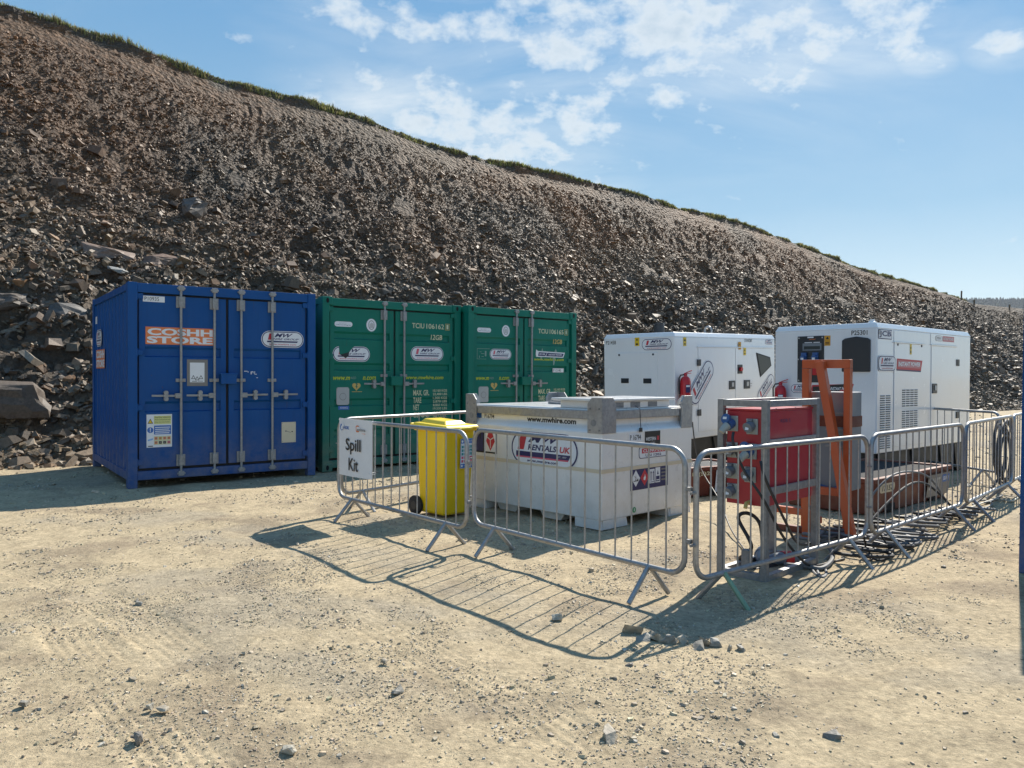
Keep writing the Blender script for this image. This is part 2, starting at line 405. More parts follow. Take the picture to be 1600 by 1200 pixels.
# ------------------------------------------------------------------ the hillside as a height field over (s along the toe, t up the slope)
B0 = np.array([-7.75, 11.65]); HA = R(37); HU = np.array([math.cos(HA), math.sin(HA)]); HN = np.array([-HU[1], HU[0]])
TC = 10.5
CREST = [(-30, 12.6), (-8, 11.6), (.65, 11.2), (1.37, 11.17), (2.12, 11.09), (3.47, 11.0), (4.32, 10.85), (5.39, 10.69), (6.91, 10.56), (9.55, 10.48), (10.95, 10.4), (13.22, 10.05), (14.87, 9.88),
         (17.58, 9.8), (20.08, 9.78), (23.82, 9.71), (27.0, 9.49), (31.83, 9.3), (37.51, 8.75), (44.28, 7.95), (50.27, 7.55), (56.26, 7.1), (59.34, 6.75), (68.63, 6.9), (80, 7.0), (120, 7.2)]
CS, CZ = np.array([c[0] for c in CREST]), np.array([c[1] for c in CREST])
TURF = .24
def turf_at(s): return TURF * np.clip((57.5 - s) / 14, 0, 1) * np.clip(.55 + .45 * (30 - s) / 30, .45, 1)
def hill_z(s, t):
    zc = np.interp(s, CS, CZ); tf = turf_at(s); zr = zc - tf
    tn = np.clip(t / TC, 0, 1)
    p = .80 * tn + .20 * tn ** 1.7 + .035 * np.sin(tn * 6.28 + .6) * tn
    z = zr * p / (1 + .035 * math.sin(6.88))
    env = np.clip(tn * 9, 0, 1) * np.clip((1 - tn) * 7, 0, 1)
    low = np.clip(1.25 - 1.5 * tn, 0, 1)
    # broken benches of bedrock low on the face
    w = z + 1.6 * (fbm(s * .22, t * .3, 3, 4) - .5) + s * .05
    stp = .85; fr = (w / stp) % 1.0
    ledge = stp * (np.clip((fr - .40) / .16, 0, 1) - fr)
    lm = np.clip((fbm(s * .16 + 5, t * .2, 8, 3) - .42) * 6, 0, 1) * low
    z = z + env * (ledge * lm * .42)
    z = z + env * (1.1 * (fbm(s * .28, t * .20, 20, 4) - .5) + .42 * (fbm(s * 1.3, t * 1.3, 31, 5) - .5) * (1.2 - .7 * tn))
    # blocky joints: rectangular lumps of bedrock standing in or out of the face
    wx, wy = s + .5 * fbm(s * .9, t * .9, 150, 3), t + .35 * fbm(s * .9 + 20, t * .9, 155, 3)
    bm_ = np.clip((fbm(s * .33 + 3, t * .42, 160, 3) - .44) * 7, 0, 1) * np.clip(1.35 - 1.3 * tn, 0, 1)
    blk = _h(np.floor(wx * 1.15), np.floor(wy * 2.1 + .5 * np.floor(wx * 1.15)), 7) - .5
    blk2 = _h(np.floor(wx * 2.7), np.floor(wy * 4.4), 9) - .5
    z = z + env * bm_ * (.45 * blk + .26 * blk2)
    z = z + env * .16 * (fbm(s * 3.6, t * 3.6, 170, 3) - .5)
    rid = 1 - np.abs(fbm(s * 2.2 + 9, t * 2.0, 44, 4) - .5) * 2
    z = z + env * .20 * (rid - .75) * (1.1 - .9 * tn)
    # ragged step of turf at the crest and the field behind it
    tcj = TC + .14 * (fbm(s * .9, s * 0, 61, 3) - .5) * 2
    up = np.clip((t - tcj) / .10, 0, 1); up = up * up * (3 - 2 * up)
    z = z + up * tf * (1.0 + .16 * (fbm(s * 2.1, t * 2.1, 70, 4) - .5))
    back = np.clip(t - TC, 0, None)
    z = z + np.where(back > 0, -.10 * back * np.clip(back / 2, 0, 1), 0)
    z = z + np.where(t < 0, -.06, 0)
    return z
def to_xy(s, t): return B0[0] + HU[0] * s + HN[0] * t, B0[1] + HU[1] * s + HN[1] * t
def to_st(x, y): dx, dy = x - B0[0], y - B0[1]; return dx * HU[0] + dy * HU[1], dx * HN[0] + dy * HN[1]

def rock_albedo(s, t):
    tn = np.clip(t / TC, 0, 1); n = fbm(s * .35, t * .5, 90, 4); n2 = fbm(s * 2.5, t * 2.5, 95, 3)
    rock = np.array([.118, .095, .072]); soil = np.array([.178, .098, .046]); tan = np.array([.165, .118, .072])
    f = np.clip((tn - .46) * 1.9 + (n - .5) * 2.2, 0, 1)[..., None] * np.clip((60 - s) / 16, 0, 1)[..., None]
    c = rock * (1 - f) + soil * f
    dkz = np.clip((fbm(s * .16 + 70, t * .26, 130, 4) - .45) * 5, 0, 1)[..., None] * np.clip(1.5 - 1.3 * tn, .2, 1)[..., None]; c = c * (1 - .5 * dkz)  # random darker patches, mostly low down, put shadow contrast into the albedo
    g = np.clip((fbm(s * .3 + 40, t * .45, 120, 3) - .50) * 4, 0, 1)[..., None] * np.clip(tn * 3, 0, 1)[..., None] * .6
    c = c * (1 - g) + tan * g
    toe = np.clip(1.1 - t / 1.5, 0, 1)[..., None]; c = c * (1 - toe) + np.array([.27, .22, .155]) * toe
    c = c * np.array([.90, .83, .76])
    return c * (.70 + .6 * n2)[..., None]

def build_hill():
    ss = np.concatenate([np.arange(-30, -4, .35), np.arange(-4, 26, .11), np.arange(26, 50, .2), np.arange(50, 121, .45)])
    tt = np.concatenate([np.arange(-.5, TC - .4, .12), np.arange(TC - .4, TC + .7, .06), np.arange(TC + .8, TC + 22, .9)])
    S, T = np.meshgrid(ss, tt, indexing='ij'); Z = hill_z(S, T)
    jit = .05 * (rng.random(S.shape) - .5); X, Y = to_xy(S + jit, T + jit)
    V = np.stack([X, Y, Z], -1).reshape(-1, 3); a, b = S.shape
    idx = np.arange(a * b).reshape(a, b)
    F = np.stack([idx[:-1, :-1], idx[1:, :-1], idx[1:, 1:], idx[:-1, 1:]], -1).reshape(-1, 4)
    C = rock_albedo(S, T)
    tf = np.clip((T - TC + .10 + .5 * (fbm(S * 1.1, T * .5, 66, 3) - .5)) / .12, 0, 1)[..., None] * np.clip((58 - S) / 6, 0, 1)[..., None]
    peat = np.array([.085, .066, .045]); gr = np.array([.10, .11, .040])
    g2 = np.clip((T - TC - .22) / .15, 0, 1)[..., None]
    C = C * (1 - tf) + (peat * (1 - g2) + gr * g2) * tf
    m, nd, L, bs = nmat('broken_rock_and_soil')
    at = nd.new('ShaderNodeAttribute'); at.attribute_name = 'Col'; p = scaled_pos(nd, L, (1, 1, 1))
    f1 = node_range(nd, L, node_noise(nd, L, p, 9, 9, .7), .3, .72, .45, 1.5)
    sc = nd.new('ShaderNodeVectorMath'); sc.operation = 'SCALE'; L.new(at.outputs['Color'], sc.inputs[0]); L.new(f1, sc.inputs['Scale'])
    L.new(sc.outputs[0], bs.inputs['Base Color']); bs.inputs['Roughness'].default_value = .75
    v = nd.new('ShaderNodeTexVoronoi'); v.inputs['Scale'].default_value = 9; v.inputs['Randomness'].default_value = 1
    L.new(p, v.inputs['Vector'])
    ad = nd.new('ShaderNodeMath'); L.new(node_noise(nd, L, p, 14, 8, .7), ad.inputs[0]); L.new(v.outputs['Distance'], ad.inputs[1])
    add_bump(nd, L, bs, ad.outputs[0], 1.0, .14)
    np_mesh('hillside', V, [F], [m], C.reshape(-1, 3), kind='structure')
build_hill()

# ------------------------------------------------------------------ stone fragments
def stone_mat(name, rough=.55, bump=.4):
    m, nd, L, bs = nmat(name)
    at = nd.new('ShaderNodeAttribute'); at.attribute_name = 'Col'; p = scaled_pos(nd, L, (1, 1, 1))
    f = node_range(nd, L, node_noise(nd, L, p, 22, 6, .65), .3, .72, .62, 1.35)
    sc = nd.new('ShaderNodeVectorMath'); sc.operation = 'SCALE'; L.new(at.outputs['Color'], sc.inputs[0]); L.new(f, sc.inputs['Scale'])
    L.new(sc.outputs[0], bs.inputs['Base Color']); bs.inputs['Roughness'].default_value = rough
    add_bump(nd, L, bs, node_noise(nd, L, p, 60, 4, .6), bump, .01)
    return m
STONE = stone_mat('slate_fragments', .62)
def shards(P, size, cols, flat=(.18, .5), tilt=.5, seed=1, lean=None):
    """angular five-sided slabs, each with its own outline, thickness and tilt"""
    g = np.random.default_rng(seed); n = len(P); k = 5
    ang = (np.arange(k) * 2 * np.pi / k)[None] + g.uniform(-.42, .42, (n, k)); rad = g.uniform(.6, 1.15, (n, k))
    ex = g.uniform(.75, 1.35, n)
    x = np.cos(ang) * rad * ex[:, None]; y = np.sin(ang) * rad / ex[:, None]
    th = g.uniform(flat[0], flat[1], n)[:, None]
    top = np.stack([x * g.uniform(.6, 1., (n, k)), y * g.uniform(.6, 1., (n, k)), th * g.uniform(.6, 1.25, (n, k))], -1)
    bot = np.stack([x, y, -th * g.uniform(.5, 1.1, (n, k))], -1)
    V = np.concatenate([top, bot], 1) * (size * .5)[:, None, None]
    yaw = g.uniform(0, 6.283, n); ax = g.normal(0, tilt, n); ay = g.normal(0, tilt, n)
    if lean is not None: ax = ax + lean
    def rot(V, a, i, j):
        c, s = np.cos(a)[:, None], np.sin(a)[:, None]; A, B = V[..., i].copy(), V[..., j].copy()
        V[..., i] = A * c - B * s; V[..., j] = A * s + B * c
    rot(V, yaw, 0, 1); rot(V, ax, 1, 2); rot(V, ay, 0, 2)
    V = V + P[:, None, :]
    o = (np.arange(n) * 10)[:, None]
    F5 = np.concatenate([o + np.arange(5)[None], o + 5 + np.arange(5)[None, ::-1]], 0)
    F4 = np.concatenate([o + np.array([[i, 5 + i, 5 + (i + 1) % 5, (i + 1) % 5]]) for i in range(5)], 0)
    return V.reshape(-1, 3), [F5, F4], np.repeat(cols, 10, 0)
def stone_cols(n, g, base=(.160, .130, .098), rust=.12, pale=.07, dark=.26):
    c = np.array(base)[None] * g.uniform(.45, 1.6, n)[:, None] * (1 + g.normal(0, .04, (n, 3)))
    u = g.random(n)
    c[u < rust] = np.array([.22, .125, .062]) * g.uniform(.6, 1.3, (u < rust).sum())[:, None]
    k = (u > 1 - pale); c[k] = np.array([.30, .275, .235]) * g.uniform(.75, 1.3, k.sum())[:, None]
    k = (u > rust) & (u < rust + dark); c[k] = np.array([.095, .088, .082]) * g.uniform(.7, 1.3, k.sum())[:, None]
    return np.clip(c, .02, .6)
def build_rubble():
    g = np.random.default_rng(21)
    def field(n, s0, s1, lo, hi, powr, t_pow=1.25):
        s = g.uniform(s0, s1, n); t = (g.random(n) ** t_pow) * (TC - .25) - .25
        tn = np.clip(t / TC, 0, 1)
        keep = (fbm(s * .8, t * .8, 140, 3) > .20 + .04 * tn) & (g.random(n) > .40 * np.clip((tn - .65) * 2.2, 0, 1) * np.clip((56 - s) / 10, 0, 1))
        bm_ = np.clip((fbm(s * .33 + 3, t * .42, 160, 3) - .44) * 7, 0, 1) * np.clip(1.35 - 1.3 * tn, 0, 1); keep &= g.random(n) > .35 * bm_; keep &= g.random(n) > .75 * np.clip(1 - t / .9, 0, 1)
        s, t = s[keep], t[keep]; tn = tn[keep]
        sz = lo * (hi / lo) ** (g.random(len(s)) ** powr) * (1.22 - .72 * tn)
        return s, t, sz
    parts = [field(34000, -9, 22, .045, .19, 1.4, 2.0), field(9000, 18, 46, .06, .2, 1.5, 2.3), field(90000, -9, 20, .032, .13, 1.3, 1.0), field(24000, -9, 22, .07, .21, 1.8, 1.15), field(30000, -9, 24, .03, .10, 1.3, .55), field(5000, -9, 24, .09, .22, 1.6, .6), field(9000, -9, 24, .10, .30, 1.5, 1.6), field(3600, -9, 24, .16, .42, 2.0, 1.5), field(260, -9, 26, .35, .65, 2.6, 1.6),
             field(75000, 18, 44, .05, .16, 1.35, 1.0), field(10000, 18, 46, .12, .34, 2.0, 1.1), field(40000, 40, 80, .09, .26, 1.5, 1.0), field(3500, 40, 82, .24, .5, 2.0, 1.1)]
    s = np.concatenate([p[0] for p in parts]); t = np.concatenate([p[1] for p in parts]); sz = np.concatenate([p[2] for p in parts])
    z = hill_z(s, t) + sz * .06; z = np.maximum(z, .01)
    x, y = to_xy(s, t); c = stone_cols(len(s), g)
    far = np.clip((s - 30) / 30, 0, 1)[:, None]; c = c * (1 - .0 * far)
    dkz = np.clip((fbm(s * .16 + 70, t * .26, 130, 4) - .45) * 5, 0, 1)[:, None] * np.clip(1.5 - 1.3 * t / TC, .2, 1)[:, None]; c = c * (1 - .38 * dkz)  # same darker patches on the stones, shadow contrast put into their colour
    soil = rock_albedo(s, t); w = (.36 + .56 * np.clip((t / TC - .35) * 2.2, 0, 1))[:, None]; c = c * (1 - w) + soil * 1.25 * w
    c = c * np.array([.92, .85, .77])
    V, F, C = shards(np.stack([x, y, z], -1), sz, c, (.14, .55), .5, 5)
    np_mesh('slope_rubble', V, F, [STONE], C, kind='stuff', label='loose slate rubble and broken stone covering the cut hillside', cat='rubble')
build_rubble()

# single rocks one can point at on the slope
def rock(name, label, cat, loc, size, seed, col, rot=(0, 0, 0), group=None, npts=16):
    g = random.Random(seed); bm = bmesh.new()
    for _ in range(npts):
        v = Vector((g.uniform(-1, 1), g.uniform(-1, 1), g.uniform(-1, 1)))
        m_ = max(abs(v.x), abs(v.y), abs(v.z)); v = v / m_ * g.uniform(.82, 1)
        bm.verts.new((v.x * size[0] / 2, v.y * size[1] / 2, v.z * size[2] / 2))
    bmesh.ops.convex_hull(bm, input=bm.verts[:])
    bmesh.ops.delete(bm, geom=[v for v in bm.verts if not v.link_faces], context='VERTS')
    bmesh.ops.triangulate(bm, faces=bm.faces[:])
    for cut in ((3,) if max(size) > .3 else (1,)): bmesh.ops.subdivide_edges(bm, edges=bm.edges[:], cuts=cut, use_grid_fill=True)
    mn = min(size)
    for v in bm.verts:
        pz = v.co * (1.3 / max(size)) * 3 + Vector((seed * 3.7, 0, 0)); dn = mnoise.noise(pz) * .10 + mnoise.noise(pz * 3.1) * .06
        st_ = math.floor((v.co.z + mnoise.noise(pz * .7) * mn * .2) / (mn * .22)); dn += ((st_ * 7919 % 13) / 13 - .5) * .10
        v.co += Vector((v.co.x, v.co.y, v.co.z * .6)).normalized() * dn * mn * 1.2
    bmesh.ops.recalc_face_normals(bm, faces=bm.faces[:])
    me = bpy.data.meshes.new(name); bm.to_mesh(me); bm.free()
    at = me.color_attributes.new('Col', 'FLOAT_COLOR', 'POINT')
    for d in at.data: d.color = (*col, 1)
    me.materials.append(STONE)
    o = bpy.data.objects.new(name, me); scene.collection.objects.link(o)
    o.location = loc; o.rotation_euler = rot
    return tag(o, label, cat, group)
def slope_rock(label, s, t, size, seed, col, rot=(0, 0, 0), sink=.2):
    x, y = to_xy(s, t); z = float(hill_z(np.array([s]), np.array([t]))[0])
    rock('boulder', label, 'boulder', (x, y, z + size[2] * (.5 - sink)), size, seed, col, (rot[0], rot[1], rot[2] + HA), 'large rocks lying on the cut slope')
BR, GY, TN = (.15, .112, .086), (.135, .132, .13), (.25, .215, .17)
slope_rock('big brown flat-topped boulder at the foot of the slope left of the blue container', -.10, 1.05, (1.9, 1.1, .60), 3, (.105, .082, .064), (.10, .08, .05), .10)
slope_rock('reddish split slab above the left corner of the blue container', 2.2, 4.6, (1.15, .65, .34), 4, (.175, .12, .092), (.2, .12, .1))
slope_rock('rust-brown slab right of the reddish split slab above the blue container', 3.3, 4.7, (.95, .6, .30), 5, (.165, .108, .08), (.25, -.1, .3))
slope_rock('pale grey flat stone between the two reddish slabs on the slope', 2.3, 3.9, (.42, .3, .10), 6, (.24, .24, .23), (.3, .1, .2))
slope_rock('upright dark slate block standing out of the upper left slope', 4.4, 6.2, (.6, .45, .62), 7, (.11, .09, .078), (.1, .1, .4))
slope_rock('long grey bedrock block beside the top left of the blue container', 1.35, 2.6, (1.0, .6, .42), 8, (.085, .08, .075), (.05, .05, .05), .35)
slope_rock('square brown block in the dark ledge at the far left of the slope', .3, 2.9, (.8, .5, .38), 9, (.09, .072, .058), (.05, -.05, .1), .35)
slope_rock('orange-stained block in the rock ledge above the far green container', 14.2, 3.5, (.75, .5, .6), 10, (.26, .145, .065), (.1, 0, .2), .3)
slope_rock('thin pale slab standing on edge above the nearer white generator', 19.3, 2.9, (.34, .14, .85), 12, (.30, .30, .30), (.12, .12, .3))
slope_rock('tan wedge-shaped rock above the left green container', 9.0, 3.0, (.8, .5, .4), 14, TN, (.2, .1, .1))
slope_rock('grey angular rock above the roof seam between blue and green containers', 8.0, 1.9, (.62, .5, .42), 15, (.21, .205, .20), (.2, -.1, .6))

# ------------------------------------------------------------------ rough grass along the crest
def build_grass():
    g = np.random.default_rng(8)
    n = 120000; s = g.uniform(-10, 58.5, n); t = TC + .04 + np.abs(g.normal(0, 1, n)) * .7
    cl = fbm(s * 1.4, t * 1.2, 200, 3); k = cl > .31; s, t, cl = s[k], t[k], cl[k]; n = len(s)
    z = hill_z(s, t) - .02; x, y = to_xy(s, t)
    h = (.05 + .14 * np.clip((cl - .31) * 2.4, 0, 1)) * g.uniform(.5, 1.3, n) * np.clip((66 - s) / 12, .5, 1)
    w = g.uniform(.006, .014, n) * (1 + s.clip(0) / 16); a = g.uniform(0, 6.28, n)
    lx, ly = g.normal(0, .35, n) * h, g.normal(0, .35, n) * h - h * .15
    dx, dy = np.cos(a) * w, np.sin(a) * w
    b1 = np.stack([x - dx, y - dy, z], -1); b2 = np.stack([x + dx, y + dy, z], -1)
    m1 = np.stack([x + dx * .7 + lx * .35, y + dy * .7 + ly * .35, z + h * .6], -1); m2 = np.stack([x - dx * .7 + lx * .35, y - dy * .7 + ly * .35, z + h * .6], -1)
    tp = np.stack([x + lx, y + ly, z + h], -1)
    V = np.stack([b1, b2, m1, m2, tp], 1).reshape(-1, 3); o = (np.arange(n) * 5)[:, None]
    c = np.array([.23, .25, .085])[None] * g.uniform(.55, 1.4, n)[:, None]; u = g.random(n)
    k = u < .3; c[k] = np.array([.30, .26, .12]) * g.uniform(.6, 1.2, k.sum())[:, None]
    k = u > .82; c[k] = np.array([.06, .05, .035])
    m, nd, L, bs = nmat('rough_grass'); at = nd.new('ShaderNodeAttribute'); at.attribute_name = 'Col'
    L.new(at.outputs['Color'], bs.inputs['Base Color']); bs.inputs['Roughness'].default_value = .6
    tr = nd.new('ShaderNodeBsdfTranslucent'); L.new(at.outputs['Color'], tr.inputs[0])
    ms = nd.new('ShaderNodeMixShader'); ms.inputs[0].default_value = .45
    L.new(bs.outputs[0], ms.inputs[1]); L.new(tr.outputs[0], ms.inputs[2])
    L.new(ms.outputs[0], nd['Material Output'].inputs['Surface'])
    np_mesh('crest_grass', V, [o + np.array([[0, 1, 2, 3]]), o + np.array([[3, 2, 4]])], [m], np.repeat(c, 5, 0), kind='stuff', label='rough green and straw grass along the top edge of the cut', cat='grass')
build_grass()

# ------------------------------------------------------------------ the yard: one sheet from under the camera to the horizon
def yard_z(x, y):
    r = np.hypot(x, y); k = np.clip(1.2 - r / 40, .2, 1) * np.clip(r / 1.0, 0, 1)
    z = .045 * (fbm(x * .45, y * .45, 300, 3) - .5) + .030 * (fbm(x * 1.7, y * 1.7, 310, 4) - .5) + .011 * (fbm(x * 6, y * 6, 320, 4) - .5)
    ln, gr_ = lanes(x, y); z = z * (1 - .35 * ln) - .004 * ln - .0055 * gr_
    return np.where(r > 200, -.02, z * k)
LANES = [(-6.5, 6.6, -2.6, 3.1), (-5.4, 7.4, -1.5, 3.7), (-2.6, 4.6, -.6, 1.9), (-1.2, 5.0, .7, 2.2), (1.5, 3.6, 4.2, 5.2), (-7.5, 8.2, -3.6, 4.4)]
def lanes(x, y):
    out = np.zeros_like(x); gro = np.zeros_like(x)
    for i, (x0, y0, x1, y1) in enumerate(LANES):
        L_ = math.hypot(x1 - x0, y1 - y0); ux, uy = (x1 - x0) / L_, (y1 - y0) / L_
        al = (x - x0) * ux + (y - y0) * uy; ac = -(x - x0) * uy + (y - y0) * ux + .10 * np.sin(al * .9 + i)
        m = np.clip((.17 - np.abs(ac)) / .03, 0, 1) * np.clip(al * 2, 0, 1) * np.clip((L_ - al) * 2, 0, 1)
        m = m * np.clip((fbm(x * 1.1 + 9 * i, y * 1.1, 600 + i, 3) - .42) * 6, 0, 1)
        out = np.maximum(out, m); gro = np.maximum(gro, m * (.5 + .5 * np.sin(ac * 2 * np.pi / .052)) )
    return out, gro
def dirt_albedo(x, y):
    n = fbm(x * .55, y * .55, 400, 4); n2 = fbm(x * 2.1 + 7, y * 2.1, 410, 5); n3 = fbm(x * 9, y * 9, 420, 4)
    base = np.array([.470, .378, .244]); dk = np.array([.275, .216, .148]); gyc = np.array([.35, .30, .222])
    f = np.clip((n2 - .52) * 5 + (n - .5) * 1.4, 0, 1)[..., None] * .72
    c = base * (1 - f) + dk * f
    f2 = np.clip((fbm(x * .9 + 30, y * 1.3, 430, 4) - .54) * 6, 0, 1)[..., None] * .65
    c = c * (1 - f2) + gyc * f2
    ln, _ = lanes(x, y); c = c * (1 - .5 * ln[..., None]) + base * .5 * ln[..., None]
    return c * (.80 + .40 * n3)[..., None]
def build_yard():
    af = np.concatenate([np.arange(-180, -44, 8.), np.arange(-44, 44.01, .16), np.arange(52, 180, 8.)])
    rr = np.concatenate([[.02, .4, .9], np.geomspace(1.6, 30, 640), np.geomspace(33, 1900, 26)])
    A, Rr = np.meshgrid(np.radians(af), rr, indexing='ij'); X, Y = np.sin(A) * Rr, np.cos(A) * Rr
    V = np.stack([X, Y, yard_z(X, Y)], -1).reshape(-1, 3); a, b = X.shape; idx = np.arange(a * b).reshape(a, b)
    ip = np.roll(idx, -1, 0)
    F = np.stack([idx[:, :-1], ip[:, :-1], ip[:, 1:], idx[:, 1:]], -1).reshape(-1, 4)
    m, nd, L, bs = nmat('packed_stony_dirt')
    at = nd.new('ShaderNodeAttribute'); at.attribute_name = 'Col'; p = scaled_pos(nd, L, (1, 1, 1))
    f = node_range(nd, L, node_noise(nd, L, p, 26, 8, .72), .28, .74, .55, 1.35)
    sc = nd.new('ShaderNodeVectorMath'); sc.operation = 'SCALE'; L.new(at.outputs['Color'], sc.inputs[0]); L.new(f, sc.inputs['Scale'])
    v = nd.new('ShaderNodeTexVoronoi'); v.inputs['Scale'].default_value = 70; v.inputs['Randomness'].default_value = 1; L.new(p, v.inputs['Vector'])
    chip = node_range(nd, L, v.outputs['Distance'], .05, .22, 1, 0)
    where = node_range(nd, L, node_noise(nd, L, p, 3.2, 6, .7), .50, .66, 0, .8)
    mu = nd.new('ShaderNodeMath'); mu.operation = 'MULTIPLY'; L.new(chip, mu.inputs[0]); L.new(where, mu.inputs[1])
    L.new(node_mix(nd, L, mu.outputs[0], sc.outputs[0], (.27, .235, .185)), bs.inputs['Base Color'])
    bs.inputs['Roughness'].default_value = .9; bs.inputs['Specular IOR Level'].default_value = .25
    h1 = node_noise(nd, L, p, 38, 9, .72)
    # wheel tread marks pressed into the dust, running across the left of the yard
    pr = nd.new('ShaderNodeMapping'); pr.inputs['Rotation'].default_value = (0, 0, R(24)); L.new(p, pr.inputs[0])
    wv = nd.new('ShaderNodeTexWave'); wv.inputs['Scale'].default_value = 5.5; wv.inputs['Distortion'].default_value = 2.5; wv.inputs['Detail'].default_value = 2
    L.new(pr.outputs[0], wv.inputs['Vector'])
    wm = node_range(nd, L, node_noise(nd, L, scaled_pos(nd, L, (.5, .16, 1)), 1.3, 3, .5), .55, .68, 0, .30)
    mt = nd.new('ShaderNodeMath'); mt.operation = 'MULTIPLY'; L.new(wv.outputs['Fac'], mt.inputs[0]); L.new(wm, mt.inputs[1])
    s1 = nd.new('ShaderNodeMath'); L.new(h1, s1.inputs[0]); L.new(mt.outputs[0], s1.inputs[1])
    s2 = nd.new('ShaderNodeMath'); L.new(s1.outputs[0], s2.inputs[0])
    ml = nd.new('ShaderNodeMath'); ml.operation = 'MULTIPLY'; L.new(mu.outputs[0], ml.inputs[0]); ml.inputs[1].default_value = .5; L.new(ml.outputs[0], s2.inputs[1])
    add_bump(nd, L, bs, s2.outputs[0], .6, .035)
    np_mesh('ground', V, [F], [m], dirt_albedo(X, Y).reshape(-1, 3), smooth=True, kind='structure')
build_yard()

def build_gravel():
    g = np.random.default_rng(77)
    def scatter(n, r0, r1, lo, hi, thr, powr):
        a = np.radians(g.uniform(-38, 38, n)); r = np.sqrt(g.uniform(r0 ** 2, r1 ** 2, n)); x, y = np.sin(a) * r, np.cos(a) * r
        d = .6 * fbm(x * 1.25 + 3, y * 1.25, 500, 4) + .4 * fbm(x * 4.5, y * 4.5, 510, 3)
        k = d + g.normal(0, .035, n) > thr; s, t = to_st(x, y); k &= t < .1
        x, y = x[k], y[k]; return x, y, lo * (hi / lo) ** (g.random(len(x)) ** powr)
    ps = [scatter(90000, 1.9, 6.5, .004, .016, .545, 1.5), scatter(14000, 1.9, 9, .010, .034, .55, 2.2), scatter(700, 2, 13, .022, .05, .54, 2.8),
          scatter(26000, 6, 14, .010, .032, .53, 1.6), scatter(9000, 10, 34, .03, .09, .48, 2.0), scatter(6000, 1.9, 7, .005, .020, .30, 1.6)]
    x, y, sz = (np.concatenate([p[i] for p in ps]) for i in range(3))
    c = np.array([.42, .345, .235])[None] * g.uniform(.6, 1.3, len(x))[:, None] * (1 + g.normal(0, .03, (len(x), 3)))
    u = g.random(len(x)); k = u < .22; c[k] = np.array([.30, .25, .19]) * g.uniform(.7, 1.3, k.sum())[:, None]
    k = u > .92; c[k] = np.array([.44, .40, .33])
    V, F, C = shards(np.stack([x, y, yard_z(x, y) + sz * .10], -1), sz, np.clip(c, .03, .6), (.22, .5), .3, 6)
    np_mesh('gravel', V, F, [STONE], C, kind='stuff', label='small angular chippings strewn over the dusty yard', cat='gravel')
build_gravel()

# ------------------------------------------------------------------ far hill with a conifer wood, right of the cut
def build_far():
    def ridge(x): return 138.0 + .010 * (x - 800) + 2.5 * np.sin(x * .007) + 1.2 * np.sin(x * .023 + 1)
    xs = np.linspace(200, 1700, 160); ys = np.array([1000, 1150, 1300, 1400, 1560, 1800.])
    X, Y = np.meshgrid(xs, ys, indexing='ij'); Z = ridge(X) * np.interp(Y, [1000, 1300, 1400, 1560, 1800], [-.01, .78, 1, 1, .9])
    a, b = X.shape; idx = np.arange(a * b).reshape(a, b)
    F = np.stack([idx[:-1, :-1], idx[1:, :-1], idx[1:, 1:], idx[:-1, 1:]], -1).reshape(-1, 4)
    m, nd, L, bs = nmat('far_moor'); p = scaled_pos(nd, L, (1, 1, 1))
    L.new(node_mix(nd, L, node_range(nd, L, node_noise(nd, L, p, .02, 4), .3, .7, 0, 1), (.030, .045, .025), (.05, .06, .032)), bs.inputs['Base Color']); bs.inputs['Roughness'].default_value = 1; bs.inputs['Specular IOR Level'].default_value = 0
    np_mesh('hills', np.stack([X, Y, Z], -1).reshape(-1, 3), [F], [m], kind='structure')
    g = np.random.default_rng(4); n = 6000; x = g.uniform(500, 1500, n); y = g.uniform(1300, 1440, n)
    z = ridge(x) * np.interp(y, [1000, 1300, 1400, 1560], [-.01, .78, 1, 1]) - .5; h = g.uniform(5., 10.0, n); r = h * g.uniform(.18, .28, n)
    Vs, Fs = [], []; k = 7; tiers = [(0.0, 1.0), (.30, .55), (.32, .80), (.6, .34), (.62, .52), (1.0, .02)]
    an = np.arange(k) * 2 * np.pi / k
    V = np.stack([np.stack([x[:, None] + np.cos(an) * (r * q)[:, None] * g.uniform(.8, 1.2, (n, k)), y[:, None] + np.sin(an) * (r * q)[:, None], np.repeat((z + h * zz)[:, None], k, 1)], -1) for zz, q in tiers], 1).reshape(-1, 3)
    o = (np.arange(n) * k * len(tiers))[:, None]
    F = np.concatenate([o + np.array([[i * k + j, i * k + (j + 1) % k, (i + 1) * k + (j + 1) % k, (i + 1) * k + j]]) for i in range(len(tiers) - 1) for j in range(k)], 0)
    m2, nd, L, bs = nmat('conifer_needles'); p = scaled_pos(nd, L, (1, 1, 1))
    L.new(node_mix(nd, L, node_range(nd, L, node_noise(nd, L, p, .6, 3), .3, .7, 0, 1), (.018, .032, .020), (.032, .048, .026)), bs.inputs['Base Color']); bs.inputs['Roughness'].default_value = 1; bs.inputs['Specular IOR Level'].default_value = 0
    np_mesh('forest', V, [F], [m2], kind='stuff', label='distant conifer wood on the hazy ridge right of the slope', cat='forest')
build_far()
